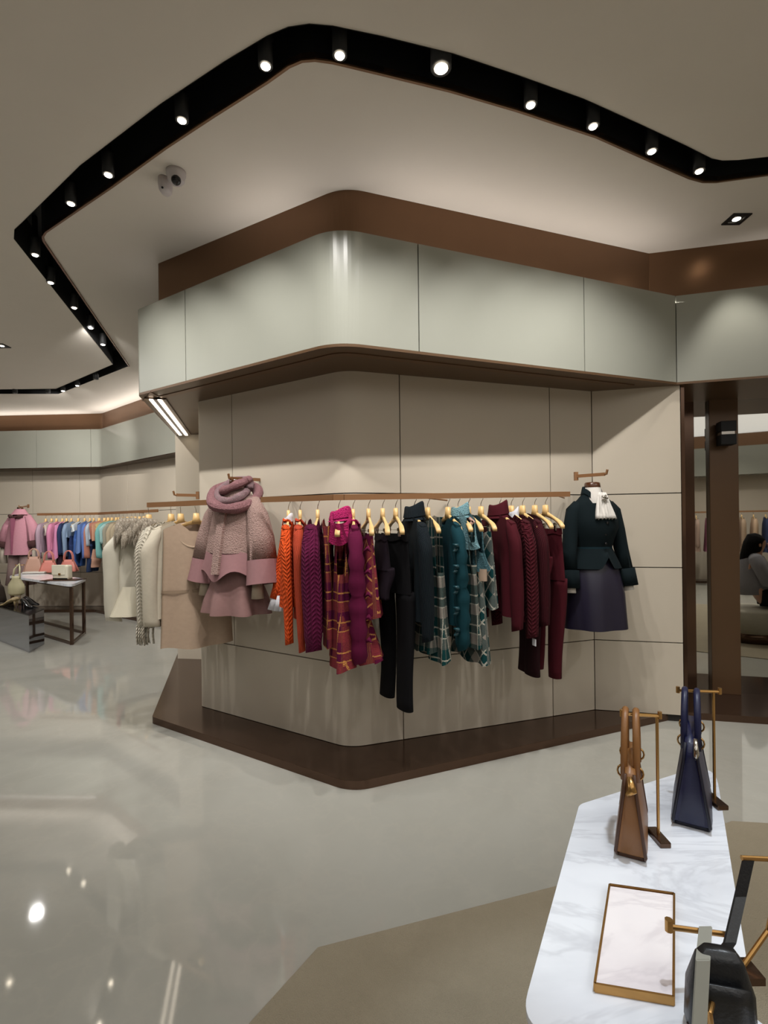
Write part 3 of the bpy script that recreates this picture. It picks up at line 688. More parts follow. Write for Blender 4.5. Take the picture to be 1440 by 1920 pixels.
# 6 diamond plaid skirt
o = garment('plaid_skirt', 'magenta skirt with orange diamond plaid on a clip hanger', 'skirt', 691, 0.0)
build('skirt_panel', skirt_mb(-0.195, -0.655, 0.14, 0.19, 0.022, 0.075, 5, 0.010), PLM2, o, True); build('waistband', skirt_mb(-0.193, -0.225, 0.142, 0.146, 0.024, 0.026, 5, 0.0), MG, o, True)
# 7 shorts 8 trousers
AUB, BLK = fabric('#180d17', 'weave'), fabric('#060508', 'weave')
o = garment('shorts', 'dark aubergine tailored shorts on a clip hanger', 'shorts', 717.5, 0.0)
build('legs', trousers_mb(-0.20, -0.56, 0.14, 0.17, -0.2, 0.085, 0.09, 0.042), AUB, o, True); build('waistband', skirt_mb(-0.198, -0.235, 0.143, 0.148, 0.022, 0.026, 5, 0.0), AUB, o, True)
o = garment('trousers', 'long black trousers reaching lowest below the front rail', 'trousers', 742, 0.0, 0.28)
build('legs', trousers_mb(-0.20, -1.19, 0.15, 0.175, -0.34, 0.08, 0.07, 0.036, -1.18, 0.02), BLK, o, True); build('waistband', skirt_mb(-0.198, -0.24, 0.152, 0.157, 0.022, 0.026, 5, 0.0), BLK, o, True)
# 9 slate turtleneck
SL = fabric('#141d23', 'rib'); o = garment('turtleneck', 'dark slate blue turtleneck sweater', 'sweater', 777, 0.0)
build('body', body_mb(0.207, 0.225, -0.69, neck=0.06, dip=0.01, d1=0.038, d2=0.042), SL, o, True); build('collar', collar_mb(0.066, 0.052, -0.12, 0.085), SL, o, True)
both(o, sleeve_mb, SL, hw=0.207, zb=-0.80, r0=(0.058, 0.042), r1=(0.042, 0.034), out=0.03)
o = garment('plaid_skirt', 'dark green plaid skirt hanging just below the slate turtleneck', 'skirt', 786, 0.02)
build('skirt_panel', skirt_mb(-0.6, -0.88, 0.14, 0.17, 0.025, 0.05, 6, 0.012), PLG, o, True)
# 10 green plaid dress
o = garment('plaid_dress', 'green and grey plaid sleeveless dress beside the slate turtleneck', 'dress', 802, 0.012)
build('body', body_mb(0.195, 0.25, -0.93, neck=0.07, dip=0.08, strap=0.14, arm=0.27, d1=0.030, d2=0.048, folds=7, famp=0.005, N=56, R=20), PLG, o, True)
# 11 teal top
TL = fabric('#0f3a42', 'satin'); TLm = fabric('#103a43', 'weave'); o = garment('teal_top', 'plain teal crew neck top with knotted gathered sleeves', 'top', 840, -0.012)
build('body', body_mb(0.207, 0.22, -0.73, neck=0.085, dip=0.075, d1=0.028, d2=0.034, front=-1), TLm, o, True); build('neckband', neckband_mb(0.085, 0.075, front=-1, d=0.026), TLm, o, True)
both(o, sleeve_mb, TLm, hw=0.207, zb=-0.87, r0=(0.055, 0.036), r1=(0.052, 0.038), out=0.03, puff=6)
for i in range(1, 6): 
    for sd in (-1, 1): build('bow', MB().tube([(0.235, -0.03, -0.17 - 0.117 * i), (0.25 + 0.01 * sd, -0.05, -0.17 - 0.117 * i + 0.014 * sd), (0.245, -0.07, -0.17 - 0.117 * i + 0.02 * sd)], [0.006, 0.013, 0.004], 8), TL, o, True)
# 12 pale teal boucle bolero over plaid dress
PT = fabric('#7fa3aa', 'boucle', h2='#5d838c'); PK = fabric('#c9a394', 'weave')
o = garment('bolero', 'pale blue fleecy bolero with peach lining, next to the teal top', 'bolero', 859, 0.014)
build('body', body_mb(0.185, 0.19, -0.30, neck=0.04, dip=0.05, d0=0.03, d1=0.038, d2=0.04, strap=0.155, arm=0.13, raise_=0.03), PT, o, True); build('collar', collar_mb(0.06, 0.046, -0.115, 0.07), PT, o, True); build('lining', neckband_mb(0.16, 0.10, front=-1, r=0.011, d=0.04), PK, o, True)
o = garment('plaid_dress', 'green plaid dress under the pale blue bolero', 'dress', 861, 0.014)
build('body', body_mb(0.195, 0.23, -0.87, neck=0.06, dip=0.1, strap=0.15, arm=0.24, d1=0.022, d2=0.034, folds=6, famp=0.003, N=56, R=18), PLG, o, True)
# 13 cropped vest over plaid dress
o = garment('cropped_vest', 'cropped teal fleece vest with beige hem band', 'vest', 880, 0.0)
V2 = fabric('#4c7078', 'boucle', h2='#3a5a63')
build('body', body_mb(0.195, 0.205, -0.43, neck=0.06, dip=0.09, strap=0.13, arm=0.17, d0=0.02, d1=0.034, d2=0.036, N=56), V2, o, True)
build('hem_band', MB().grid([[(0.208 * math.cos(2 * PI * k / 30), 0.040 * math.sin(2 * PI * k / 30), z) for k in range(31)] for z in (-0.42, -0.45, -0.49)]), fabric('#b39c88', 'weave'), o, True)
o = garment('plaid_dress', 'green plaid dress below the cropped teal vest', 'dress', 880, 0.0)
build('body', skirt_mb(-0.44, -0.97, 0.17, 0.23, 0.03, 0.05, 6, 0.008), PLG2, o, True)
# 14 green plaid skirt
o = garment('plaid_skirt', 'short green and grey plaid skirt on a clip hanger', 'skirt', 902, 0.0)
build('skirt_panel', skirt_mb(-0.205, -0.66, 0.14, 0.19, 0.02, 0.042, 5, 0.006), PLG2, o, True)
# 15-19 burgundy group
BG, BGC, BGR, BGD = fabric('#440c17', 'weave'), fabric('#430b16', 'cable'), fabric('#380a13', 'rib'), fabric('#24090e', 'weave')
o = garment('turtleneck', 'burgundy turtleneck sweater with rolled collar', 'sweater', 937, -0.01)
build('body', body_mb(0.207, 0.23, -0.71, neck=0.06, dip=0.01, d1=0.045, d2=0.045), BG, o, True); build('collar', collar_mb(0.066, 0.05, -0.12, 0.085), BG, o, True); both(o, sleeve_mb, BG, hw=0.207, zb=-0.79, r0=(0.05, 0.038), r1=(0.04, 0.034), out=0.03)
o = garment('sweater', 'burgundy cable knit sweater over a white shirt collar', 'sweater', 959, 0.006)
build('body', body_mb(0.207, 0.21, -0.75, neck=0.075, d1=0.032, d2=0.034), BGC, o, True); both(o, sleeve_mb, BGC, hw=0.207, zb=-0.84, r0=(0.05, 0.036), r1=(0.045, 0.036), out=0.03); build('shirt_collar', collar_mb(0.055, 0.03, -0.125, 0.045, False), wh, o, True)
build('price_tag', MB().box((0.215, -0.004, -0.885), (0.25, 0.0, -0.845)), wh, o)
o = garment('cardigan', 'dark burgundy ribbed cardigan beside the burgundy shorts', 'cardigan', 981, 0.004)
build('body', body_mb(0.207, 0.2, -0.72, neck=0.09, dip=0.12, d1=0.034, d2=0.036), BGR, o, True); both(o, sleeve_mb, BGR, hw=0.207, zb=-0.78, r0=(0.05, 0.034), r1=(0.042, 0.032), out=0.03)
o = garment('trousers', 'dark maroon straight trousers hanging below the burgundy cardigan', 'trousers', 992, 0.0)
build('legs', trousers_mb(-0.28, -1.12, 0.10, 0.12, -0.2, 0.07, 0.07, 0.026, -1.12), BGD, o, True)
o = garment('shorts', 'burgundy velvet shorts on a clip hanger', 'shorts', 1004, 0.0)
build('legs', trousers_mb(-0.205, -0.53, 0.14, 0.165, -0.18, 0.08, 0.085, 0.03), BG, o, True); build('waistband', skirt_mb(-0.2, -0.235, 0.143, 0.148, 0.02, 0.024, 5, 0.0), BG, o, True)
o = garment('trousers', 'burgundy tapered trousers at the right end of the front rail', 'trousers', 1024, 0.0, 0.1)
build('legs', trousers_mb(-0.205, -1.14, 0.15, 0.178, -0.32, 0.085, 0.045, 0.034, -1.13), BG, o, True); build('waistband', skirt_mb(-0.2, -0.24, 0.152, 0.157, 0.02, 0.024, 5, 0.0), BG, o, True)

# ================================================================== dressed torso forms
def form(name, label, loc, yaw): return thing(name, label, 'mannequin', loc, yaw)
def ringloft(prof, N=36, front=None, caps=False, folds=0, famp=0.0, ph=0.0, expo=1.0, uvw=0.2):
    """prof rows: (z, half width, half depth, y offset)"""
    rows = []; uvs = []; z0, z1 = prof[0][0], prof[-1][0]
    for z, a, b, y0 in prof:
        f = abs(z - z0) / max(1e-6, abs(z1 - z0)); row = []; uv = []
        for k in range(N + 1):
            t = 2 * PI * k / N; c, s = math.cos(t), math.sin(t); m = 1 + famp * f * math.sin(folds * t + ph)
            row.append((a * m * math.copysign(abs(c) ** expo, c), y0 + b * m * math.copysign(abs(s) ** expo, s), z)); uv.append((t * uvw, z))
        rows.append(row); uvs.append(uv)
    return MB().grid(rows, caps, uvs)
def bracket(name, label, wall, tip, side):
    o = thing(name, label, 'bracket', wall); w_ = Vector(wall)
    d = Vector(tip) - w_; n = Vector((-d.y, d.x, 0)).normalized(); m = MB()
    a, b = Vector((0, 0, 0)), d; h = Vector((0, 0, 0.011)); t = n * 0.005
    m.add([a - t - h, a + t - h, a + t + h, a - t + h, b - t - h, b + t - h, b + t + h, b - t + h], [(3, 2, 1, 0), (4, 5, 6, 7), (0, 1, 5, 4), (1, 2, 6, 5), (2, 3, 7, 6), (3, 0, 4, 7)])
    build('arm', m, M['copper'], o)
    e = b + d.normalized() * 0.02 + Vector((0, 0, 0.03)); build('tip', MB().tube([b, b + d.normalized() * 0.012, e], 0.008, 6), M['copper'], o)
    build('wall_plate', MB().box((-0.012, -0.012, -0.03), (0.012, 0.012, 0.03)), M['copper'], o)
    return o
# --- pink boucle coat on the left
PB, PL_ = fabric('#aa9189', 'boucle', h2='#8f736c'), fabric('#9b7476', 'weave'); PS = fabric('#8d6d6a', 'weave')
c0 = at(443, 905, 3.36); ym = math.atan2(-0.84, -0.54) + PI / 2 + 0.10
m1 = form('mannequin', 'torso form in a pink boucle cape coat and thick twisted scarf', (c0.x, c0.y, c0.z), ym)
# local: -y faces front, z down from the neck
coat = MB(); N = 56
prof = [(-0.035, 0.060, 0.060, 0), (-0.07, 0.10, 0.075, 0), (-0.105, 0.135, 0.085, 0), (-0.15, 0.16, 0.10, 0), (-0.25, 0.182, 0.125, 0), (-0.36, 0.20, 0.15, 0), (-0.455, 0.215, 0.165, 0)]
build('coat_body', ringloft(prof, N, folds=4, famp=0.05), PB, m1, True)
band = [(-0.455, 0.217, 0.167, 0), (-0.52, 0.23, 0.178, 0), (-0.60, 0.245, 0.19, 0)]
hb = ringloft(band, N, folds=4, famp=0.06); hb.v = [(x, y, z - 0.035 * math.cos(4 * math.atan2(y, x) + 0.5) * (1 if z < -0.55 else 0.3)) for x, y, z in hb.v]; build('hem_band', hb, PL_, m1, True)
pk = MB().grid([[(-0.028 + 0.056 * i, y - 0.010, z) for i in (0, 1)] + [(0.028, y + 0.01, z), (-0.028, y + 0.01, z), (-0.028, y - 0.010, z)] for z, y in ((-0.12, -0.10), (-0.25, -0.136), (-0.40, -0.166), (-0.50, -0.182), (-0.585, -0.195))], True)
build('placket', pk, PB, m1)
for sd in (-1, 1):
    pts = [(sd * 0.13, 0, -0.12), (sd * 0.18, -0.01, -0.22), (sd * 0.215, -0.02, -0.36), (sd * 0.235, -0.03, -0.50)]
    build('sleeve', MB().tube(pts, [0.05, 0.072, 0.086, 0.094], 20), PB, m1, True)
    build('sleeve_band', MB().tube([(sd * 0.235, -0.03, -0.50), (sd * 0.245, -0.035, -0.58), (sd * 0.255, -0.04, -0.65)], [0.096, 0.102, 0.11], 20, False), PL_, m1, True)
    build('blouse_cuff', MB().tube([(sd * 0.22, -0.06, -0.62), (sd * 0.225, -0.065, -0.74)], [0.03, 0.04], 14), fabric('#b5a794', 'weave'), m1, True)
sk = ringloft([(-0.55, 0.15, 0.12, 0), (-0.68, 0.19, 0.15, 0), (-0.76, 0.215, 0.175, 0), (-0.845, 0.23, 0.185, 0)], 64, folds=7, famp=0.13, ph=0.6); build('skirt', sk, PS, m1, True)
SCF = fabric('#ab7f82', 'fur', h2='#8d6266')
def loop(cx, cy, cz, rx, ry, tilt, tiltx, a0, a1, r, n=26):
    out = []
    for i in range(n + 1):
        t = lerp(a0, a1, i / n); x, y = rx * math.cos(t), ry * math.sin(t); out.append((cx + x, cy + y, cz + tilt * x + tiltx * y))
    return MB().tube(out, [r * (1 + 0.12 * math.sin(5 * i)) for i in range(n + 1)], 12)
build('scarf', loop(0, -0.005, -0.02, 0.085, 0.08, 0.30, 0.35, 0, 2 * PI, 0.027), SCF, m1, True)
build('scarf', loop(0, -0.015, -0.085, 0.15, 0.145, -0.30, 0.55, 0, 2 * PI, 0.033), SCF, m1, True)
build('scarf', loop(0.0, -0.02, -0.05, 0.105, 0.10, -0.15, 0.75, 0.3, 2 * PI + 0.1, 0.026), fabric('#8b7d7c', 'fur', h2='#a98189'), m1, True)
build('neck_cap', MB().grid([[(R * math.cos(k * PI / 10), R * math.sin(k * PI / 10), z) for k in range(21)] for z, R in ((-0.03, 0.045), (0.012, 0.046), (0.022, 0.04), (0.026, 0.001))], True), M['darkwood'], m1, True)
zb1 = at(460, 897, 3.3).z
build('hook', MB().tube([(0, 0, 0.02), (0, 0, 0.036)], 0.003, 6), M['chrome'], m1)
br1t = Vector(c0) + Vector((0.0, 0.0, 0.045)) 
bracket('wall_bracket', 'bronze bracket above the pink boucle coat', at(495, 900, 3.66), at(432, 897, 3.30), 1)
# --- navy jacket and skirt on the right
JK, SKT = fabric('#051317', 'weave'), fabric('#1c182a', 'satin'); WHT = fabric('#d9d4cd', 'weave')
c1_ = at(1112, 915, 3.45); yj = math.atan2(-0.95, 0.24) + PI / 2
m2 = form('mannequin', 'torso form in a dark teal fitted jacket, white jabot and navy skirt', (c1_.x, c1_.y, c1_.z), yj)
jp = [(-0.012, 0.060, 0.06, 0.01), (-0.045, 0.072, 0.066, 0.01), (-0.075, 0.108, 0.078, 0), (-0.105, 0.142, 0.09, 0), (-0.14, 0.156, 0.10, 0), (-0.20, 0.160, 0.115, -0.01), (-0.27, 0.158, 0.122, -0.015), (-0.34, 0.138, 0.105, -0.005), (-0.40, 0.122, 0.095, 0)]
jb = ringloft(jp, 48); jb.v = [(x, y, z - (0.11 * max(0, 1 - abs(x) / 0.075) if (z > -0.09 and y < 0) else 0)) for x, y, z in jb.v]
build('jacket_body', jb, JK, m2, True)
pp = ringloft([(-0.40, 0.123, 0.096, 0), (-0.44, 0.140, 0.112, 0), (-0.50, 0.168, 0.138, 0), (-0.535, 0.182, 0.15, 0)], 48)
pp.v = [(x, y, z + (0.075 * max(0, 1 - abs(x) / 0.05) ** 1.2 if (z < -0.47 and y < 0) else 0)) for x, y, z in pp.v]; build('peplum', pp, JK, m2, True)
build('waist_seam', ringloft([(-0.393, 0.1245, 0.0975, 0), (-0.407, 0.1255, 0.0985, 0)], 48), fabric('#0b2229', 'weave'), m2, True)
scl = ringloft([(-0.04, 0.074, 0.070, 0.012), (0.010, 0.061, 0.062, 0.012), (0.010, 0.056, 0.057, 0.012), (-0.04, 0.068, 0.064, 0.012)], 40); scl.v = [(x, y, z - (0.10 * max(0, 1 - abs(x) / 0.07) if y < 0.012 else 0)) for x, y, z in scl.v]; build('stand_collar', scl, JK, m2, True)
for z in (-0.235, -0.31, -0.372): build('button', MB().tube([(0.004, -0.125 if z > -0.3 else -0.112, z), (0.004, -0.140 if z > -0.3 else -0.122, z)], 0.009, 10), M['blackgloss'], m2, True)
for sd in (-1, 1):
    pts = [(sd * 0.118, 0.0, -0.108), (sd * 0.152, 0, -0.155), (sd * 0.180, -0.005, -0.28), (sd * 0.200, -0.02, -0.42), (sd * 0.215, -0.045, -0.555)]
    build('sleeve', MB().tube(pts, [0.034, 0.050, 0.050, 0.046, 0.045], 16), JK, m2, True)
    build('cuff', MB().tube([(sd * 0.213, -0.04, -0.545), (sd * 0.222, -0.055, -0.66)], [0.060, 0.064], 16), JK, m2, True)
    build('lace_cuff', MB().tube([(sd * 0.220, -0.052, -0.65), (sd * 0.224, -0.058, -0.69)], [0.035, 0.037], 14), WHT, m2, True)
sk2 = ringloft([(-0.42, 0.118, 0.09, 0), (-0.53, 0.165, 0.13, 0), (-0.70, 0.205, 0.165, 0), (-0.93, 0.215, 0.18, 0)], 64, folds=6, famp=0.07, ph=1.2); build('skirt', sk2, SKT, m2, True)
build('blouse', ringloft([(-0.17, 0.06, 0.088, -0.012), (-0.10, 0.06, 0.080, -0.006), (-0.04, 0.058, 0.062, 0.006), (0.012, 0.052, 0.052, 0.01)], 30), WHT, m2, True)
jbm = MB(); rows = []
for i in range(9):
    u = i / 8; rows.append([(lerp(-0.03, -0.075, u) + lerp(0.06, 0.15, u) * k / 16, -0.088 - 0.045 * u + 0.010 * math.sin(k * 2.3 + i * 0.3) * (0.4 + u), -0.035 - 0.175 * u + 0.006 * u * math.sin(k * 2.3)) for k in range(17)])
jbm.grid(rows); j_ = build('jabot', jbm, WHT, m2, True); j_.modifiers.new('thickness', 'SOLIDIFY').thickness = 0.004
br = MB(); 
for q in range(5): br.tube([(0, -0.118, -0.075), (0.022 * math.cos(q * 1.257), -0.118, -0.075 + 0.022 * math.sin(q * 1.257))], [0.008, 0.006], 8)
build('brooch', br, M['chrome'], m2, True)
build('neck_cap', MB().grid([[(R * math.cos(k * PI / 12), 0.008 + R * math.sin(k * PI / 12), z) for k in range(25)] for z, R in ((0.0, 0.052), (0.006, 0.054), (0.032, 0.050), (0.038, 0.044), (0.04, 0.001))], True), M['darkwood'], m2, True)
build('hook', MB().tube([(0, 0.008, 0.036), (0, 0.008, 0.058)], 0.003, 6), M['chrome'], m2)
bracket('wall_bracket', 'bronze bracket above the dark teal jacket', at(1080, 893, 3.62), at(1134, 889, 3.42), 1)

# ================================================================== cream rail at the left of the bay
left_pts = [at(277, 947, 3.74), at(350, 944, 3.54), at(412, 941, 3.40)]
rl2 = rail('clothes_rail', 'short bronze rail of cream coats left of the bay', left_pts, 0.035, 0.016)
build('bracket', MB().tube([left_pts[2] - left_pts[0], Vector((-1.00, 3.72, 1.61)) - left_pts[0]], 0.006, 6), M['copper'], rl2)
bracket('wall_bracket', 'small bronze bracket above the rail of cream coats', at(371, 929, 4.05), at(330, 928, 3.95), 1)
def lgarm(name, label, cat, px, yaw=None, group='cream garments on the short left rail'):
    p = rail_at(left_pts, px, 0.0175); return thing(name, label, cat, p, yaw if yaw is not None else math.atan2(-0.95, -0.30), group)
YL = math.atan2(-0.84, -0.54)
for px, lab in ((279, 'white hanger of the ivory padded jacket'), (321, 'pale hanger of the chunky ivory knit'), (339, 'wooden hanger of the cream sleeved coat'), (368, 'wide wooden hanger in the beige front dress')):
    hanger(lab, rail_at(left_pts, px, 0.0175), YL if px < 350 else YL - 0.5, None, 'hangers on the short left rail')
CRM, IVK, BEI, PUF = fabric('#c4bba9', 'weave'), fabric('#c9c1b0', 'cable'), fabric('#b29b86', 'weave'), fabric('#cbc5b5', 'satin')
o = lgarm('padded_jacket', 'ivory padded jacket with a brown fur collar', 'jacket', 279, math.atan2(-0.62, -0.78))
build('body', body_mb(0.2, 0.21, -0.62, d1=0.055, d2=0.06, front=1), PUF, o, True)
build('sleeve', sleeve_mb(1, 0.205, -0.80, (0.06, 0.05), (0.05, 0.042), out=0.06), PUF, o, True); build('sleeve', sleeve_mb(-1, 0.205, -0.72, (0.05, 0.045), (0.05, 0.04)), PUF, o, True)
build('peplum', MB().grid([[(lerp(0.19, 0.27, u) * math.cos(t), 0.04 + lerp(0.072, 0.13, u) * math.sin(t) * (1 + 0.12 * math.sin(9 * t)), lerp(-0.56, -0.76, u)) for t in (2 * PI * k / 48 for k in range(49))] for u in (0, 0.15, 0.5, 0.85, 1)]), fabric('#cfc7b2', 'satin'), o, True)
rf = MB()
for k in range(13): rf.tube([(0.03 + 0.02 * math.sin(k * 2.1), 0.062, -0.20 - 0.028 * k), (0.055 + 0.02 * math.sin(k * 2.1), 0.088, -0.215 - 0.028 * k), (0.09, 0.066, -0.205 - 0.028 * k)], [0.008, 0.016, 0.008], 6)
build('ruffle', rf, fabric('#cfc7b2', 'satin'), o, True)
fu = MB()
for k in range(150):
    t = random.uniform(0, 2 * PI); r1 = random.uniform(0.7, 1.0); b0 = Vector((0.09 + 0.12 * r1 * math.cos(t), 0.045 + 0.07 * r1 * math.sin(t), -0.08 - 0.10 * random.random())); fu.tube([b0, b0 * 1.10 + Vector((0, 0, -0.04)), b0 * 1.16 + Vector((0, 0, -0.085))], [0.024, 0.018, 0.002], 5)
f_ = build('fur_collar', fu, fabric('#e2d9c8', 'fur', h2='#8d7863'), o, True); f_['kind'] = 'stuff'
o = lgarm('chunky_knit', 'chunky ivory cable knit scarf cardigan with fringe', 'cardigan', 321, YL); build('body', body_mb(0.2, 0.21, -0.80, d1=0.034, d2=0.038), IVK, o, True); build('sleeve', sleeve_mb(1, 0.205, -0.82, (0.05, 0.046), (0.045, 0.042)), IVK, o, True)
fr_ = MB()
for k in range(26): x = 0.16 + 0.09 * random.random(); y = random.uniform(-0.05, 0.05); fr_.tube([(x, y, -0.80), (x + 0.005, y, -0.87), (x + 0.01 * random.uniform(-1, 1), y, -0.93)], [0.007, 0.006, 0.003], 5)
fr2 = build('fringe', fr_, IVK, o, True); fr2['kind'] = 'stuff'
o = lgarm('sleeved_coat', 'cream wool coat with one long straight sleeve in front', 'coat', 339, YL); build('body', body_mb(0.2, 0.22, -0.76, d1=0.036, d2=0.04, front=1), CRM, o, True); build('sleeve', sleeve_mb(1, 0.205, -0.80, (0.055, 0.05), (0.05, 0.046), out=0.05), CRM, o, True)
o = lgarm('beige_dress', 'long beige dress coat at the front of the cream rail', 'dress', 368, YL - 0.5); build('body', body_mb(0.207, 0.235, -0.95, neck=0.09, dip=0.09, d1=0.045, d2=0.07, front=1, folds=4, famp=0.008), BEI, o, True); build('shawl_collar', neckband_mb(0.14, 0.19, front=1, r=0.009, d=0.046), fabric('#b39d87', 'weave'), o, True)
build('belt', MB().grid([[(0.224 * math.cos(t), 0.064 * math.sin(t), z) for t in (2 * PI * k / 40 for k in range(41))] for z in (-0.565, -0.585)]), fabric('#9a8570', 'weave'), o, True)

# ================================================================== far rail of pastel clothes
far_pts = [at(70, 964.5, 8.45), at(185, 963, 8.35), at(296, 957.5, 7.10)]
rl3 = rail('clothes_rail', 'long bronze rail of pastel clothes on the far wall', far_pts, 0.04, 0.016)
for i, px in enumerate((110, 230)):
    a = rail_at(far_pts, px, 0); build('bracket', MB().tube([a - Vector(far_pts[0]), Vector((a.x + 0.05 + 0.2 * i, a.y + 0.62, a.z)) - Vector(far_pts[0])], 0.008, 6), M['copper'], rl3)
FARG = [ # px, hex, bottom y, half depth, sleeve bottom y, kind, name, label
    (86, '#a58f9c', 1035, .05, 1045, 'coat', 'mauve grey coat, first on the far rail'),
    (97, '#bcaea6', 1003, .04, 0, 'jacket', 'short cream jacket, second on the far rail'),
    (106, '#c47f9c', 1030, .05, 1046, 'coat', 'rose pink coat left of the pink cape on far rail'),
    (117, '#c17fa2', 1030, .085, 0, 'cape', 'wide orchid pink cape over a dark skirt on the far rail'),
    (125, '#2b3758', 1036, .04, 1040, 'coat', 'narrow navy coat right of the pink cape'),
    (134, '#7f93ac', 1008, .045, 1042, 'coat', 'pale blue grey coat beside the narrow navy coat'),
    (147, '#c6cccf', 997, .045, 0, 'top', 'short white top over blue trousers on the far rail'),
    (159, '#5d76a8', 1020, .07, 0, 'cape', 'periwinkle blue short cape on the far rail'),
    (169, '#5a74b0', 1040, .05, 1046, 'coat', 'cornflower blue long coat on the far rail'),
    (176, '#aebbc8', 1012, .035, 1024, 'top', 'white and pale blue top beside the cornflower coat'),
    (186, '#a97160', 1012, .06, 1046, 'coat', 'dusty terracotta wide sleeved coat on the far rail'),
    (196, '#b5876f', 1015, .04, 0, 'top', 'apricot short top beside the terracotta coat'),
    (203, '#bba878', 1018, .035, 0, 'top', 'straw yellow short top, left of the aqua coat'),
    (210, '#6fa39f', 1017, .055, 1046, 'coat', 'aqua coat with wide sleeves on the far rail'),
    (218, '#93b0ac', 1018, .04, 1020, 'top', 'pale aqua top right of the aqua coat'),
    (224, '#8d8878', 1010, .045, 1030, 'top', 'black and cream printed blouse on the far rail'),
    (231, '#a2947c', 1045, .05, 1051, 'coat', 'sand beige coat beside the printed blouse'),
    (239, '#9c9079', 1075, .05, 1040, 'coat', 'long taupe coat, longest of the beige ones'),
    (247, '#8c5246', 1030, .045, 1034, 'coat', 'brick red dress near the right end of far rail'),
    (254, '#b0a58c', 1000, .045, 1010, 'top', 'short cream top after the brick red dress'),
    (262, '#a99d83', 1040, .05, 1040, 'coat', 'cream coat, second from the right end of far rail'),
    (270, '#b3a78e', 1045, .05, 1045, 'coat', 'cream coat at the right end of the far rail')]
gF = 'pastel garments on the far rail'
def far_yaw(px): return math.atan2(-0.98, 0.10) if px < 185 else math.atan2(-0.86, -0.50)
def zl(p, y): return at(100, y, p.y).z - p.z
for px, hx, yb, dd, ys, cat, lab in FARG:
    p = rail_at(far_pts, px, 0.02); o = thing('short_cape' if cat == 'cape' else ('blouse' if cat == 'top' else 'hanging_' + cat), lab, cat, p, far_yaw(px), gF)
    f_ = fabric(hx, 'weave'); zb = zl(p, yb)
    build('body', body_mb(0.2, 0.30 if cat == 'cape' else 0.22, zb, d0=0.02, d1=dd * 0.6, d2=dd * 0.75, N=24, R=9, skew=-0.5 if cat == 'cape' else 0.0), f_, o, True)
    if ys:
        for s_ in (1, -1): build('sleeve', sleeve_mb(s_, 0.2, zl(p, ys), (0.055, dd * 0.7), (0.05, dd * 0.6), N=10, R=8), f_, o, True)
    hg = hanger(('pale hanger under the ' + lab.split(',')[0])[:90], p, far_yaw(px), None, 'hangers on the far rail')
for px, hx, y0, yb, w_, lab in ((119, '#33202a', 1018, 1062, .1, 'dark plum skirt below the orchid pink cape'), (147, '#3f5f9c', 995, 1062, .09, 'mid blue trousers below the short white top'), (138, '#27345a', 1005, 1064, .08, 'dark blue jeans beside the pale blue coat'),
                                (172, '#263453', 1025, 1072, .11, 'navy trousers hanging lowest under the cornflower coat'), (188, '#b28a76', 1030, 1064, .06, 'peach trousers under the terracotta coat'), (212, '#3e7f7a', 1025, 1064, .10, 'teal striped trousers below the aqua coat'), (218, '#15171c', 1018, 1045, .06, 'black and white skirt beside the aqua coat')):
    p = rail_at(far_pts, px, 0.02); o = thing('hanging_trousers' if 'trousers' in lab or 'jeans' in lab else 'hanging_skirt', lab, 'trousers' if 'trousers' in lab or 'jeans' in lab else 'skirt', p + Vector((0.03, -0.02, 0)), far_yaw(px), gF)
    if 'skirt' in lab: build('skirt_panel', skirt_mb(zl(p, y0), zl(p, yb), 0.15, 0.2, 0.04, w_ * 0.7, 5, 0.008, N=24, R=6), fabric(hx), o, True)
    else: build('legs', trousers_mb(zl(p, y0), zl(p, yb), 0.14, 0.17, -0.15, 0.08, 0.075, w_ * 0.45, N=14), fabric(hx), o, True)
# far pink mannequin
c2_ = at(38, 957, 8.35); m3 = form('mannequin', 'far torso form in a pink short cape with fur trim and grey trousers', tuple(c2_), -0.12); m3.scale = (0.86, 0.86, 1.0)
PF = fabric('#b8838f', 'weave')
build('cape', ringloft([(-0.02, 0.07, 0.07, 0), (-0.10, 0.17, 0.10, 0), (-0.2, 0.21, 0.13, 0), (-0.42, 0.25, 0.17, 0), (-0.72, 0.29, 0.20, 0)], 36, folds=4, famp=0.04), PF, m3, True)
build('collar', ringloft([(0.02, 0.08, 0.075, 0), (-0.06, 0.15, 0.12, -0.01), (-0.07, 0.17, 0.14, -0.01)], 30), PF, m3, True)
for sd in (-1, 1):
    build('sleeve', MB().tube([(sd * 0.15, 0, -0.10), (sd * 0.25, 0, -0.28), (sd * 0.32, -0.02, -0.52)], [0.06, 0.10, 0.12], 14), PF, m3, True)
    build('fur_cuff', MB().tube([(sd * 0.315, -0.02, -0.50), (sd * 0.33, -0.025, -0.60)], [0.125, 0.11], 14), fabric('#4b2f30', 'fur', h2='#6a4a48'), m3, True)
    build('fur_trim', MB().tube([(sd * 0.02, -0.13, -0.12), (sd * 0.09, -0.13, -0.10), (sd * 0.15, -0.10, -0.085)], [0.02, 0.032, 0.018], 8), fabric('#4b2f30', 'fur', h2='#6a4a48'), m3, True)
    build('sleeve_lining', MB().tube([(sd * 0.325, -0.03, -0.58), (sd * 0.33, -0.03, -0.86)], [0.05, 0.06], 10), fabric('#b5aa9c', 'weave'), m3, True)
    build('trouser_leg', MB().tube([(sd * 0.10, 0, -0.62), (sd * 0.12, 0, -0.95), (sd * 0.15, 0, -1.22)], [0.11, 0.125, 0.14], 14), fabric('#86706d', 'weave'), m3, True)
build('neck_cap', MB().grid([[(R * math.cos(k * PI / 8), R * math.sin(k * PI / 8), z) for k in range(17)] for z, R in ((0.0, 0.055), (0.05, 0.05), (0.06, 0.001))], True), M['darkwood'], m3, True)
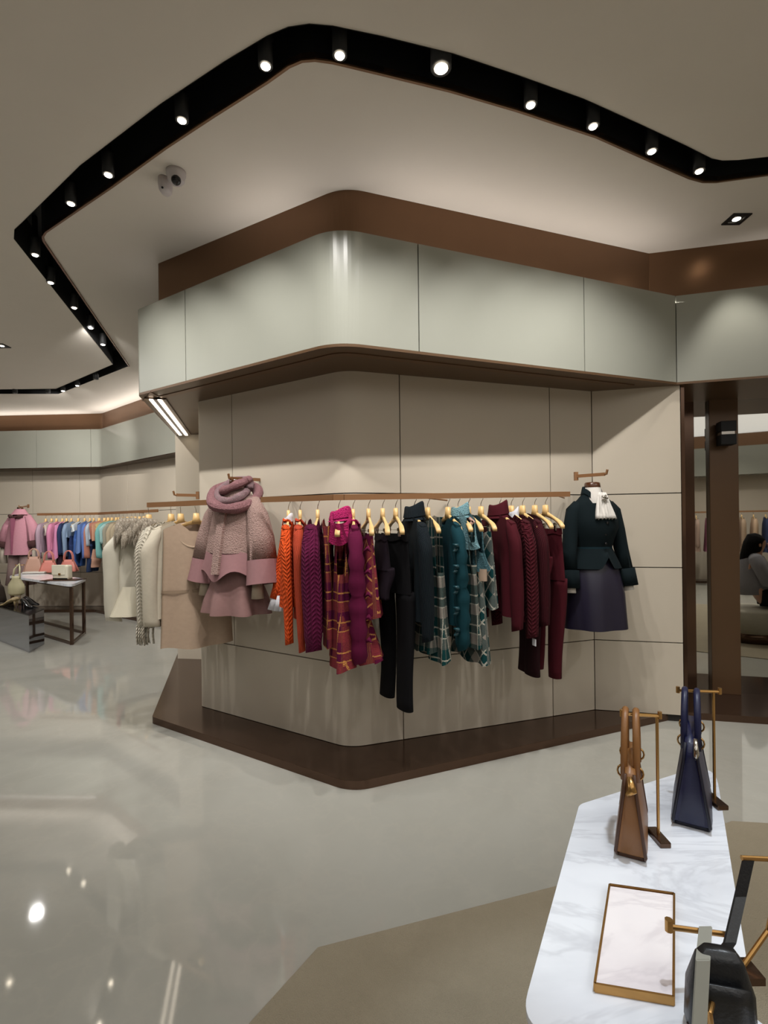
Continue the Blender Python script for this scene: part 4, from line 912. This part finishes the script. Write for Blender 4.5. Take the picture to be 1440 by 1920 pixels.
build('button_stand', MB().box((-0.008, -0.222, -0.70), (0.008, -0.10, -0.13)), fabric('#8d5468', 'weave'), m3)
bracket('wall_bracket', 'small bronze bracket above the far pink cape', at(53, 949, 9.0), at(36, 951, 8.3), 1)

# ================================================================== tables and bags
TZ = 0.72
def tq(px, py): p = onz(px, py, TZ); return (p.x, p.y)
tb = thing('marble_table', 'long white marble display table with rounded corners in front', 'table', (0, 0, 0))
quad = [tq(1086, 1508), tq(1340, 1428), tq(1418, 1910), (0.62, 0.52), (0.17, 0.52), tq(973, 1895)]
top = rounded(quad[:3] + [(0.585, 0.64), tq(970, 1930)], [0.05, 0.05, 0, 0.04, 0.05], closed=True)
cx_, cy_ = sum(p[0] for p in top) / len(top), sum(p[1] for p in top) / len(top); tb.location = (cx_, cy_, 0)
tl = [(x - cx_, y - cy_) for x, y in top]
build('table_top', MB().prism(tl, TZ - 0.012, TZ), M['marble'], tb, bevel=0.003)
build('rim', MB().prism([(x * 0.985, y * 0.985) for x, y in tl], TZ - 0.03, TZ - 0.012), M['bronze_dark'], tb)
for k in (1, 10, 28, 40):
    x, y = tl[min(k, len(tl) - 1)]; x *= 0.85; y *= 0.85
    build('leg', MB().box((x - 0.012, y - 0.012, 0.0), (x + 0.012, y + 0.012, TZ - 0.03)), M['bronze_dark'], tb)
def up(px, py, Y): return at(px, py, Y)
# blush marble tray
tz = TZ + 0.002
cq = [onz(1143, 1657, tz + 0.012), onz(1264, 1674, tz + 0.012), onz(1263, 1868, tz + 0.012), onz(1115, 1843, tz + 0.012)]
tc = sum((Vector(p) for p in cq), Vector()) / 4
ty = thing('marble_tray', 'rectangular blush marble tray with a gold rim on the table', 'tray', (tc.x, tc.y, TZ))
ql = [(p.x - tc.x, p.y - tc.y) for p in cq]
build('slab', MB().prism([(x * 0.965, y * 0.965) for x, y in ql], 0.001, 0.012), M['marble2'], ty)
rimm = MB()
for i in range(4):
    a, b = Vector((*ql[i], 0)), Vector((*ql[(i + 1) % 4], 0)); d = (b - a).normalized(); n_ = Vector((d.y, -d.x, 0)) * 0.0018
    rimm.prism([(a + n_)[:2], (a - n_)[:2], (b - n_)[:2], (b + n_)[:2]], 0.0005, 0.014)
build('rim', rimm, M['gold'], ty)

def stand(name, label, base, topz, arm_dir, arm, base_sz=(0.016, 0.03)):
    """bag stand: block base, thin post, T arm"""
    o = thing(name, label, 'bag stand', base); H = topz - base[2]
    build('base', MB().box((-base_sz[0], -base_sz[1], 0), (base_sz[0], base_sz[1], 0.012)), M['bronze_dark'], o, bevel=0.002)
    build('post', MB().tube([(0, 0, 0.012), (0, 0, H)], 0.0035, 8), M['gold'], o)
    a0, a1 = arm; dr = Vector((arm_dir[0], arm_dir[1], 0)).normalized()
    build('arm', MB().tube([dr * a0 + Vector((0, 0, H)), dr * a1 + Vector((0, 0, H))], 0.0038, 8), M['gold'], o)
    for a in (a0, a1): build('finial', MB().tube([dr * a + Vector((0, 0, H - 0.006)), dr * a + Vector((0, 0, H + 0.010))], 0.0048, 8), M['gold'], o)
    return o
def handbag(name, label, base, yaw, mat, trim, w, d0, d1, h, hh, edge=True, tw=0.90, gr='handbags on the marble table'):
    """tote seen end-on: w long, d0/d1 base/top depth, h body height, hh handle rise. local x = long axis"""
    o = thing(name, label, 'handbag', base, yaw, gr); mb = MB(); rows = []
    prof = [(0.0, 0.86, 0.94), (0.012, 1.0, 1.0), (h * 0.45, lerp(0.99, tw, 0.35), lerp(1, d1 / d0, 0.45)), (h * 0.8, lerp(0.99, tw, 0.75), lerp(1, d1 / d0, 0.85)), (h, tw, d1 / d0)]
    N = 32
    for z, kw, kd in prof: rows.append([(w / 2 * kw * math.copysign(abs(math.cos(2 * PI * k / N)) ** 0.25, math.cos(2 * PI * k / N)), d0 / 2 * kd * math.copysign(abs(math.sin(2 * PI * k / N)) ** 0.25, math.sin(2 * PI * k / N)), z) for k in range(N + 1)])
    mb.grid(rows, True); build('body', mb, mat, o, True)
    for sd in (-1, 1):
        # folded side gusset
        g = MB().grid([[(sd * (w / 2 * kw + (0.003 if t in (0, 2) else -0.012)), (t - 1) * d0 * 0.40 * kd, z) for t in range(3)] for z, kw, kd in prof[1:]]); build('gusset', g, mat, o)
        build('piping', MB().tube([(sd * (w / 2 * kw + 0.003), d0 * 0.44 * kd * (1 if True else 1), z) for z, kw, kd in prof], 0.0036, 6), trim, o, True)
        build('piping', MB().tube([(sd * (w / 2 * kw + 0.003), -d0 * 0.44 * kd, z) for z, kw, kd in prof], 0.0036, 6), trim, o, True)
        pts = []
        for k in range(17):
            t = PI * k / 16; pts.append((w * 0.27 * math.cos(t), sd * (d1 * 0.5 + 0.003 - 0.002 * math.sin(t)), h - 0.03 + (hh + 0.03) * math.sin(t) ** 0.7))
        hd = build('handle', MB().tube(pts, 0.0075, 10), mat, o, True)
        for e in (-1, 1): build('ring', MB().tube([(e * w * 0.27, sd * (d1 * 0.5 + 0.004) + 0.012 * math.cos(2 * PI * q / 12), h - 0.012 + 0.014 * math.sin(2 * PI * q / 12)) for q in range(13)], 0.0022, 6), M['gold'], hd, True)
    build('base_panel', MB().box((-w * 0.45, -d0 * 0.42, -0.003), (w * 0.45, d0 * 0.42, 0.004)), trim, o)
    return o
TAN, TAND, NVY = plain('tan leather', '#85592f', 0.42, bump=0.2), plain('brown leather edge', '#4a2c18', 0.5), plain('navy leather', '#12163a', 0.40, bump=0.2)
b1 = onz(1182, 1622, TZ); tl1 = onz(1208, 1585, TZ)
H1 = EYE - 0.0 - TZ
ztop1 = at(1205, 1333, (b1.y + 0.10)).z
yb_ = math.atan2(1.0, 0.52)
bag1 = handbag('handbag', 'tan leather tote hanging end-on from its gold stand', (b1.x + 0.052, b1.y + 0.10, TZ + 0.004), yb_, TAN, TAND, 0.20, 0.066, 0.020, (ztop1 - TZ) * 0.62, (ztop1 - TZ) * 0.37)
build('clasp', MB().tube([(-0.092 , 0.0, (ztop1 - TZ) * 0.60), (-0.105, -0.006, (ztop1 - TZ) * 0.52), (-0.103, 0.004, (ztop1 - TZ) * 0.48)], [0.005, 0.010, 0.006], 8), M['gold'], bag1, True)
stand('bag_stand', 'gold T stand with dark base carrying the tan tote', (b1.x + 0.105, b1.y + 0.085, TZ), ztop1 - 0.006, (1, -0.2), (-0.075, 0.006), (0.012, 0.032))
b2 = onz(1302, 1560, TZ); ztop2 = at(1325, 1293, (b2.y + 0.10)).z
bag2 = handbag('handbag', 'navy blue leather tote at the back of the marble table', (b2.x + 0.055, b2.y + 0.10, TZ + 0.004), math.atan2(1.0, 0.62), NVY, plain('dark navy edge', '#0a0c20', 0.5), 0.22, 0.086, 0.024, (ztop2 - TZ) * 0.66, (ztop2 - TZ) * 0.32)
build('charm', MB().tube([(-0.10, -0.01, (ztop2 - TZ) * 0.70), (-0.115, -0.012, (ztop2 - TZ) * 0.60), (-0.112, -0.01, (ztop2 - TZ) * 0.55)], [0.004, 0.006, 0.003], 8), M['chrome'], bag2, True)
stand('bag_stand', 'gold T stand carrying the navy tote', (b2.x + 0.125, b2.y + 0.12, TZ), ztop2 - 0.012, (1, -0.15), (-0.085, 0.015), (0.014, 0.034))
# black bag on its stand at the front right corner
Yk = 0.80; s0, s1_ = at(1254, 1738, Yk), at(1362, 1752, Yk)
p3 = at(1366, 1755, Yk); f3 = (p3.x - 0.02, p3.y - 0.005, TZ)
st3 = thing('bag_stand', 'gold T stand holding the black bag at the front right corner', 'bag stand', (p3.x, p3.y, TZ))
L3 = Vector(st3.location)
build('arm', MB().tube([s0 - L3, s1_ - L3], 0.0042, 8), M['gold'], st3); build('finial', MB().tube([s0 - L3 + Vector((0, 0, -0.006)), s0 - L3 + Vector((0, 0, 0.012))], 0.006, 8), M['gold'], st3)
pf3 = Vector((0.445, 0.705, TZ + 0.008)); build('post', MB().tube([p3 - L3, at(1330, 1900, 0.695) - L3, pf3 - L3], 0.004, 8), M['gold'], st3); q3 = pf3 - L3; build('base', MB().box((q3.x - 0.02, q3.y - 0.012, 0), (q3.x + 0.02, q3.y + 0.03, 0.010)), M['bronze_dark'], st3)
BKL = plain('black leather', '#0c0d10', 0.38, bump=0.25)
kb = Vector((at(1350, 1900, 0.73).x, 0.73, TZ)); kt = at(1350, 1772, 0.735).z - TZ
bk3 = thing('handbag', 'black leather bag with pale strap at the front right corner', 'handbag', tuple(kb), -0.25, 'handbags on the marble table')
rows = []
for z, a, b in ((0.0, 0.040, 0.020), (0.008, 0.044, 0.024), (kt * 0.55, 0.042, 0.020), (kt * 0.88, 0.030, 0.014), (kt, 0.020, 0.007)): rows.append([(a * math.copysign(abs(math.cos(2 * PI * k / 28)) ** 0.5, math.cos(2 * PI * k / 28)), b * math.copysign(abs(math.sin(2 * PI * k / 28)) ** 0.5, math.sin(2 * PI * k / 28)), z) for k in range(29)])
build('body', MB().grid(rows, True), BKL, bk3, True)
build('flap', MB().grid([[(-0.040 + 0.023 * t + 0.006 * u, -0.026 + 0.002 * u, lerp(kt * 0.74, 0.012, u)) for t in (0, 1, 2, 3)] for u in (0, 0.3, 0.7, 1)]), BKL, bk3, True).modifiers.new('t', 'SOLIDIFY').thickness = 0.004
ps = MB(); sa, sb = at(1325, 1742, Yk), at(1312, 1925, Yk - 0.03)
R3 = Matrix.Rotation(0.25, 3, 'Z'); loc3 = lambda v: R3 @ (Vector(v) - kb)
def ribbon(pts, wv, t):
    m = MB(); rows = []
    for p in pts: rows.append([p - wv - t, p + wv - t, p + wv + t, p - wv + t, p - wv - t])
    return m.grid([[loc3(q) for q in r] for r in rows], True)
build('pale_strap', ribbon([at(1322, 1748, Yk + 0.012), at(1323, 1738, Yk), at(1318, 1800, Yk - 0.085), at(1309, 1960, Yk - 0.12)], Vector((0.0095, 0, 0)), Vector((0, 0.0015, 0))), plain('pale grey strap', '#8e8d83', 0.5), bk3)
build('strap', ribbon([at(1404, 1608, Yk + 0.05), at(1388, 1680, Yk + 0.03), at(1368, 1768, Yk - 0.02), at(1352, 1790, Yk - 0.06)], Vector((0.0088, 0, 0)), Vector((0, 0.002, 0))), BKL, bk3)
# second stand at the right edge whose arm carries the black strap
p4 = at(1404, 1606, Yk + 0.05); q4 = at(1470, 1612, Yk + 0.05); r4 = at(1390, 1880, Yk + 0.02)
st4 = thing('bag_stand', 'gold stand leaning in at the right edge under the black strap', 'bag stand', (r4.x, r4.y, TZ)); L4 = Vector(st4.location)
build('arm', MB().tube([p4 - L4 - Vector((0.012, 0, 0.002)), q4 - L4], 0.004, 8), M['gold'], st4); build('post', MB().tube([(0, 0, 0.01), at(1440, 1745, Yk + 0.04) - L4, q4 - L4], 0.004, 8), M['gold'], st4); build('base', MB().box((-0.025, -0.02, 0), (0.025, 0.02, 0.012)), M['bronze_dark'], st4)

# ---- far marble table with handbags
FZ = 0.75
def fq(px, py): p = onz(px, py, FZ); return Vector((p.x, p.y))
A_, B_ = fq(135, 1096.5), fq(161, 1085); C_ = fq(4, 1078)
u_ = (A_ - C_).normalized(); D_ = A_ - u_ * 2.1; E_ = B_ - u_ * 2.1
tq_ = rounded([A_, B_, E_, D_], 0.06, closed=True); mid = (A_ + B_ + D_ + E_) / 4
t2 = thing('marble_table', 'far white marble display table on a thin bronze frame', 'table', (mid.x, mid.y, 0))
build('table_top', MB().prism([(x - mid.x, y - mid.y) for x, y in tq_], FZ - 0.03, FZ), M['marble'], t2)
build('rim', MB().prism([((x - mid.x) * 0.985, (y - mid.y) * 0.985) for x, y in tq_], FZ - 0.045, FZ - 0.03), M['bronze_dark'], t2)
v_ = (B_ - A_).normalized()
def leg(p): p = p - mid; return MB().box((p.x - 0.016, p.y - 0.016, 0), (p.x + 0.016, p.y + 0.016, FZ - 0.045))
ins = 0.05
cor = [A_ - u_ * ins + v_ * ins, B_ - u_ * ins - v_ * ins, E_ + u_ * ins - v_ * ins, D_ + u_ * ins + v_ * ins]
for p in cor: build('leg', leg(p), M['bronze_dark'], t2)
for a, b in ((0, 1), (1, 2), (2, 3), (3, 0)):
    p, q = cor[a] - mid, cor[b] - mid; d = (q - p).normalized(); n_ = Vector((d.y, -d.x)) * 0.015
    build('floor_rail', MB().prism([p + n_, p - n_, q - n_, q + n_], 0.0, 0.03), M['bronze_dark'], t2)
PKL, CRL, CRW = plain('pink leather', '#c4786c', 0.45), plain('blush leather', '#b08a78', 0.45), plain('cream leather', '#c9c3b0', 0.4)
def far_bag(px, py, label, mat, w, h, hh, yaw, d=0.12):
    p = onz(px, py, FZ); b = handbag('handbag', label, (p.x, p.y, FZ + 0.004), yaw, mat, mat, w, d, d * 0.3, h, hh, tw=0.5, gr='handbags on the far table'); return b
far_bag(92, 1074, 'coral pink tote left of the other pink tote on far table', PKL, 0.25, 0.19, 0.14, 0.15)
far_bag(129, 1072, 'coral pink tote behind the small cream bag on far table', PKL, 0.25, 0.19, 0.14, 0.1)
far_bag(64, 1074, 'dusty beige tote at the left of the far table', CRL, 0.26, 0.25, 0.12, 0.2)
pw_ = onz(119, 1088, FZ)
tr2 = thing('display_tray', 'dark tray below the small cream bag on far table', 'tray', (pw_.x, pw_.y, FZ)); build('slab', MB().box((-0.24, -0.12, 0), (0.24, 0.12, 0.01)), M['bronze_dark'], tr2, bevel=0.002); build('inlay', MB().box((-0.22, -0.10, 0.01), (0.22, 0.10, 0.013)), M['bronze'], tr2)
cb = thing('handbag', 'small boxy cream flap bag on the dark tray', 'handbag', (pw_.x - 0.01, pw_.y, FZ + 0.014), -0.1, 'handbags on the far table')
build('body', MB().box((-0.11, -0.05, 0), (0.11, 0.05, 0.19)), CRW, cb, bevel=0.02); build('flap', MB().box((-0.113, -0.058, 0.06), (0.075, -0.045, 0.195)), CRW, cb, bevel=0.008); build('base_panel', MB().box((-0.10, -0.052, -0.001), (0.10, 0.052, 0.02)), M['blackgloss'], cb); build('clasp', MB().box((-0.015, -0.064, 0.06), (0.015, -0.056, 0.085)), M['gold'], cb)
pb = onz(76, 1073.5, FZ); bk_ = thing('catalogue', 'white closed catalogue on far table beside beige tote', 'book', (pb.x + 0.02, pb.y - 0.14, FZ + 0.001), 0.15); build('cover', MB().box((-0.16, -0.07, 0), (0.16, 0.07, 0.006)), M['bronze_dark'], bk_); build('pages', MB().box((-0.155, -0.068, 0.006), (0.155, 0.068, 0.022)), plain('white paper', '#cfcac0', 0.8), bk_); build('cover', MB().box((-0.16, -0.07, 0.022), (0.16, 0.07, 0.027)), plain('white paper', '#cfcac0', 0.8), bk_)
# ---- low mirrored plinth with bag stand and shoes
pz = 0.44
pa = onz(55, 1224, 0); 
pA, pB = Vector((pa.x, pa.y)), Vector(onz(82.5, 1141.5, pz)[:2]); pe = Vector(onz(0, 1138.5, pz)[:2]); dL = (pe - pA).normalized(); pC = pA + dL * 1.25; pD = pB + dL * 1.25
pm = (pA + pB + pC + pD) / 4
pl = thing('display_plinth', 'low mirrored box plinth with a dark glass top at left edge', 'plinth', (pm.x, pm.y, 0))
build('mirrored_body', MB().prism([p - pm for p in (pA, pB, pD, pC)], 0, pz - 0.012), M['smoke'], pl); build('glass_top', MB().prism([p - pm for p in (pA, pB, pD, pC)], pz - 0.012, pz), M['blackgloss'], pl)
qs = onz(38, 1133, pz)
st5 = stand('bag_stand', 'stand carrying the ivory drawstring bag on the mirrored plinth', (qs.x, qs.y, pz), pz + 0.52, (1, 0.2), (-0.05, 0.05))
bg5 = thing('handbag', 'ivory drawstring bag hanging over the mirrored plinth', 'handbag', (qs.x, qs.y - 0.07, pz + 0.13), 0, 'handbags on the mirrored plinth')
build('body', ringloft([(0.0, 0.07, 0.05, 0), (0.03, 0.11, 0.06, 0), (0.14, 0.10, 0.055, 0), (0.22, 0.05, 0.035, 0), (0.25, 0.06, 0.04, 0)], 24, caps=True, folds=8, famp=0.06), fabric('#b5ad8c', 'satin'), bg5, True)
build('handle', MB().tube([(-0.045, 0, 0.22), (-0.035, 0.02, 0.34), (0, 0.065, 0.405), (0.035, 0.02, 0.34), (0.045, 0, 0.22)], 0.012, 8), fabric('#b5ad8c', 'satin'), bg5, True)
def shoe(label, loc, yaw, mat, heel=0.07):
    o = thing('shoe', label, 'shoe', loc, yaw, 'shoes on the mirrored plinth')
    sole = MB().grid([[(x, y0 + w_ * math.cos(t) , z + h_ * math.sin(t)) for t in (2 * PI * k / 14 for k in range(15))] for x, y0, w_, z, h_ in ((-0.12, 0, 0.022, heel + 0.02, 0.018), (-0.08, 0, 0.032, heel + 0.02, 0.03), (0.0, 0, 0.034, heel * 0.55 + 0.02, 0.022), (0.06, 0, 0.04, 0.022, 0.02), (0.10, 0, 0.034, 0.018, 0.016), (0.135, 0, 0.012, 0.012, 0.009))], True)
    build('upper', sole, mat, o, True); build('heel', MB().tube([(-0.105, 0, 0.0), (-0.10, 0, heel + 0.01)], [0.007, 0.018], 8), mat, o, True); return o
for px, py, lab, mt, yw in ((58, 1135, 'black pointed pump at the right on the mirrored plinth', M['blackgloss'], -0.3), (50, 1139, 'black pointed pump nearest the edge of the mirrored plinth', M['blackgloss'], -0.5), (24, 1135, 'snake print pump under the ivory bag', plain('snake print leather', '#8c7a58', 0.5, var=0.4, vs=60), 2.7), (16, 1137, 'snake print pump at the left under the ivory bag', plain('snake print leather', '#8c7a58', 0.5, var=0.4, vs=60), 2.9)):
    p = onz(px, py, pz); shoe(lab, (p.x, p.y, pz), yw, mt)
qd = onz(2, 1130, pz); bg6 = thing('handbag', 'dark tote cut by the left picture edge on mirrored plinth', 'handbag', (qd.x - 0.06, qd.y, pz), 1.2, 'handbags on the mirrored plinth')
build('body', ringloft([(0.0, 0.10, 0.06, 0), (0.02, 0.115, 0.07, 0), (0.2, 0.09, 0.04, 0), (0.26, 0.05, 0.02, 0)], 24, caps=True, expo=0.6), plain('dark brown leather', '#2a211c', 0.4), bg6, True)
build('handle', MB().tube([(-0.05, 0, 0.25), (-0.03, 0, 0.36), (0.03, 0, 0.36), (0.05, 0, 0.25)], 0.008, 8), plain('dark brown leather', '#2a211c', 0.4), bg6, True)

# ================================================================== what the mirror shows: seat, seated shopper, rail behind
ot = thing('ottoman', 'round pale upholstered ottoman that the shopper sits on', 'ottoman', (3.255, 1.62, 0))
build('seat', ringloft([(0.13, 0.33, 0.33, 0), (0.28, 0.36, 0.36, 0), (0.37, 0.37, 0.37, 0), (0.395, 0.35, 0.35, 0), (0.40, 0.2, 0.2, 0)], 40, caps=True), fabric('#b5b0a2', 'weave'), ot, True)
build('base', ringloft([(0.0, 0.28, 0.28, 0), (0.13, 0.33, 0.33, 0)], 40, caps=True), M['bronze_dark'], ot, True)
back_pts = [Vector((1.6, -4.3, 1.62)), Vector((5.2, -4.3, 1.62))]
rl4 = rail('clothes_rail', 'bronze rail of clothes on the back wall, seen in the mirror', back_pts, 0.035, 0.016)
for x in (2.0, 4.8): build('bracket', MB().tube([Vector((x, -4.3, 1.62)) - back_pts[0], Vector((x, -5.1, 1.62)) - back_pts[0]], 0.008, 6), M['copper'], rl4)
for i, (hx, wd) in enumerate((('#6b7f7c', 'grey green'), ('#8c2336', 'crimson'), ('#7c1c2e', 'deep red'), ('#5b4a6b', 'violet'), ('#a78f80', 'sand'), ('#9a5f78', 'mauve'), ('#8a4f68', 'rose'), ('#b08a9a', 'pale pink'), ('#a68f78', 'tan'), ('#b59a80', 'camel'), ('#2c3450', 'navy'), ('#a03c44', 'red'), ('#8f8a80', 'grey'))):
    o = thing('hanging_coat', f'{wd} coat on the mirrored back rail', 'coat', (2.2 + 0.21 * i, -4.3, 1.60), PI / 2, 'coats on the back rail')
    build('body', body_mb(0.2, 0.23, -0.85, d1=0.05, d2=0.06, N=20, R=8), fabric(hx), o, True)
    for s_ in (1, -1): build('sleeve', sleeve_mb(s_, 0.2, -0.75, (0.055, 0.05), (0.05, 0.045), N=8, R=6), fabric(hx), o, True)
    hanger(f'pale hanger of the {wd} coat on the back rail', Vector((2.2 + 0.21 * i, -4.3, 1.60)), PI / 2, None, 'hangers on the back rail')
# seated shopper, facing +x
sk_ = bpy.data.meshes.new('person'); 
J = dict(pel=(3.40, 1.62, 0.54), sp=(3.36, 1.62, 0.74), ch=(3.36, 1.62, 0.93), nk=(3.39, 1.62, 1.06), hd=(3.42, 1.62, 1.15), ht=(3.42, 1.62, 1.24))
vs, es, rs = [], [], []
def V(p, r): vs.append(p); rs.append(r); return len(vs) - 1
def E(a, b): es.append((a, b))
pel = V(J['pel'], 0.12); sp = V(J['sp'], 0.115); ch = V(J['ch'], 0.125); nk = V(J['nk'], 0.05); hd = V(J['hd'], 0.088); ht = V(J['ht'], 0.07)
for a, b in ((pel, sp), (sp, ch), (ch, nk), (nk, hd), (hd, ht)): E(a, b)
for sd in (-1, 1):
    hip = V((3.46, 1.62 + sd * 0.09, 0.52), 0.095); kn = V((3.86, 1.62 + sd * 0.09, 0.50), 0.068); an = V((3.80, 1.62 + sd * 0.09, 0.10), 0.042); to = V((3.95, 1.62 + sd * 0.10, 0.035), 0.034)
    E(pel, hip); E(hip, kn); E(kn, an); E(an, to)
    sh = V((3.37, 1.62 + sd * 0.165, 0.97), 0.06); el = V((3.46, 1.62 + sd * 0.20, 0.72), 0.045); wr = V((3.68, 1.62 + sd * 0.11, 0.68), 0.03); ha = V((3.74, 1.62 + sd * 0.09, 0.68), 0.03)
    E(ch, sh); E(sh, el); E(el, wr); E(wr, ha)
    for f in range(4): t = V((3.81 - 0.004 * abs(f - 1), 1.62 + sd * (0.115 - 0.017 * f), 0.672 - 0.012 * (f == 3)), 0.009); E(ha, t)
    th = V((3.775, 1.62 + sd * 0.055, 0.695), 0.010); E(ha, th)
sk_.from_pydata(vs, es, []); pr = bpy.data.objects.new('person', sk_); COL.objects.link(pr)
pr.location.x = -0.08; md = pr.modifiers.new('skin', 'SKIN'); 
for i, r in enumerate(rs): sk_.skin_vertices[0].data[i].radius = (r, r)
sk_.skin_vertices[0].data[0].use_root = True
pr.modifiers.new('smooth', 'SUBSURF').levels = 2; pr.modifiers['smooth'].render_levels = 2
sk_.materials.append(plain('light skin', '#b98a70', 0.5)); tag(pr, 'person with long dark hair sitting on the pale ottoman, in the mirror', 'person')
for p in sk_.polygons: p.use_smooth = True
def wrap(name, pts, rad, mat, seg=16): return build(name, MB().tube(pts, rad, seg), mat, pr, True)
hair = fabric('#0d0b0b', 'fur', h2='#161212')
wrap('hair', [(3.41, 1.62, 1.275), (3.395, 1.62, 1.24), (3.365, 1.62, 1.15), (3.33, 1.62, 1.02), (3.29, 1.62, 0.86), (3.28, 1.62, 0.78)], [0.03, 0.093, 0.105, 0.10, 0.08, 0.03], hair)
sw = fabric('#8d8b90', 'weave')
wrap('sweater', [(3.38, 1.62, 0.565), (3.36, 1.62, 0.72), (3.36, 1.62, 0.93), (3.385, 1.62, 1.03)], [0.165, 0.15, 0.16, 0.085], sw)
for sd in (-1, 1):
    wrap('sleeve', [(3.37, 1.62 + sd * 0.09, 0.99), (3.375, 1.62 + sd * 0.15, 0.965), (3.41, 1.62 + sd * 0.19, 0.86), (3.46, 1.62 + sd * 0.20, 0.72), (3.56, 1.62 + sd * 0.16, 0.695), (3.66, 1.62 + sd * 0.12, 0.68)], [0.07, 0.08, 0.07, 0.062, 0.054, 0.046], sw)
    wrap('trouser_leg', [(3.42, 1.62 + sd * 0.085, 0.535), (3.60, 1.62 + sd * 0.09, 0.52), (3.85, 1.62 + sd * 0.09, 0.50), (3.865, 1.62 + sd * 0.09, 0.44), (3.80, 1.62 + sd * 0.09, 0.13)], [0.11, 0.10, 0.085, 0.075, 0.055], fabric('#0c0c0f', 'weave'))
    wrap('shoe', [(3.74, 1.62 + sd * 0.09, 0.045), (3.82, 1.62 + sd * 0.095, 0.05), (3.93, 1.62 + sd * 0.10, 0.038), (3.99, 1.62 + sd * 0.10, 0.03)], [0.035, 0.045, 0.036, 0.02], M['black'])
    wrap('eye', [(3.502, 1.62 + sd * 0.031, 1.165), (3.508, 1.62 + sd * 0.031, 1.165)], [0.008, 0.004], M['blackgloss'], 8); wrap('ear', [(3.42, 1.62 + sd * 0.084, 1.13), (3.415, 1.62 + sd * 0.094, 1.16)], [0.014, 0.012], plain('light skin', '#b98a70', 0.5), 8)
wrap('nose', [(3.50, 1.62, 1.16), (3.52, 1.62, 1.135), (3.505, 1.62, 1.13)], [0.007, 0.012, 0.008], plain('light skin', '#b98a70', 0.5), 8); wrap('mouth', [(3.502, 1.60, 1.105), (3.508, 1.62, 1.106), (3.502, 1.64, 1.105)], [0.003, 0.006, 0.003], plain('lips', '#8a4a45', 0.5), 6)
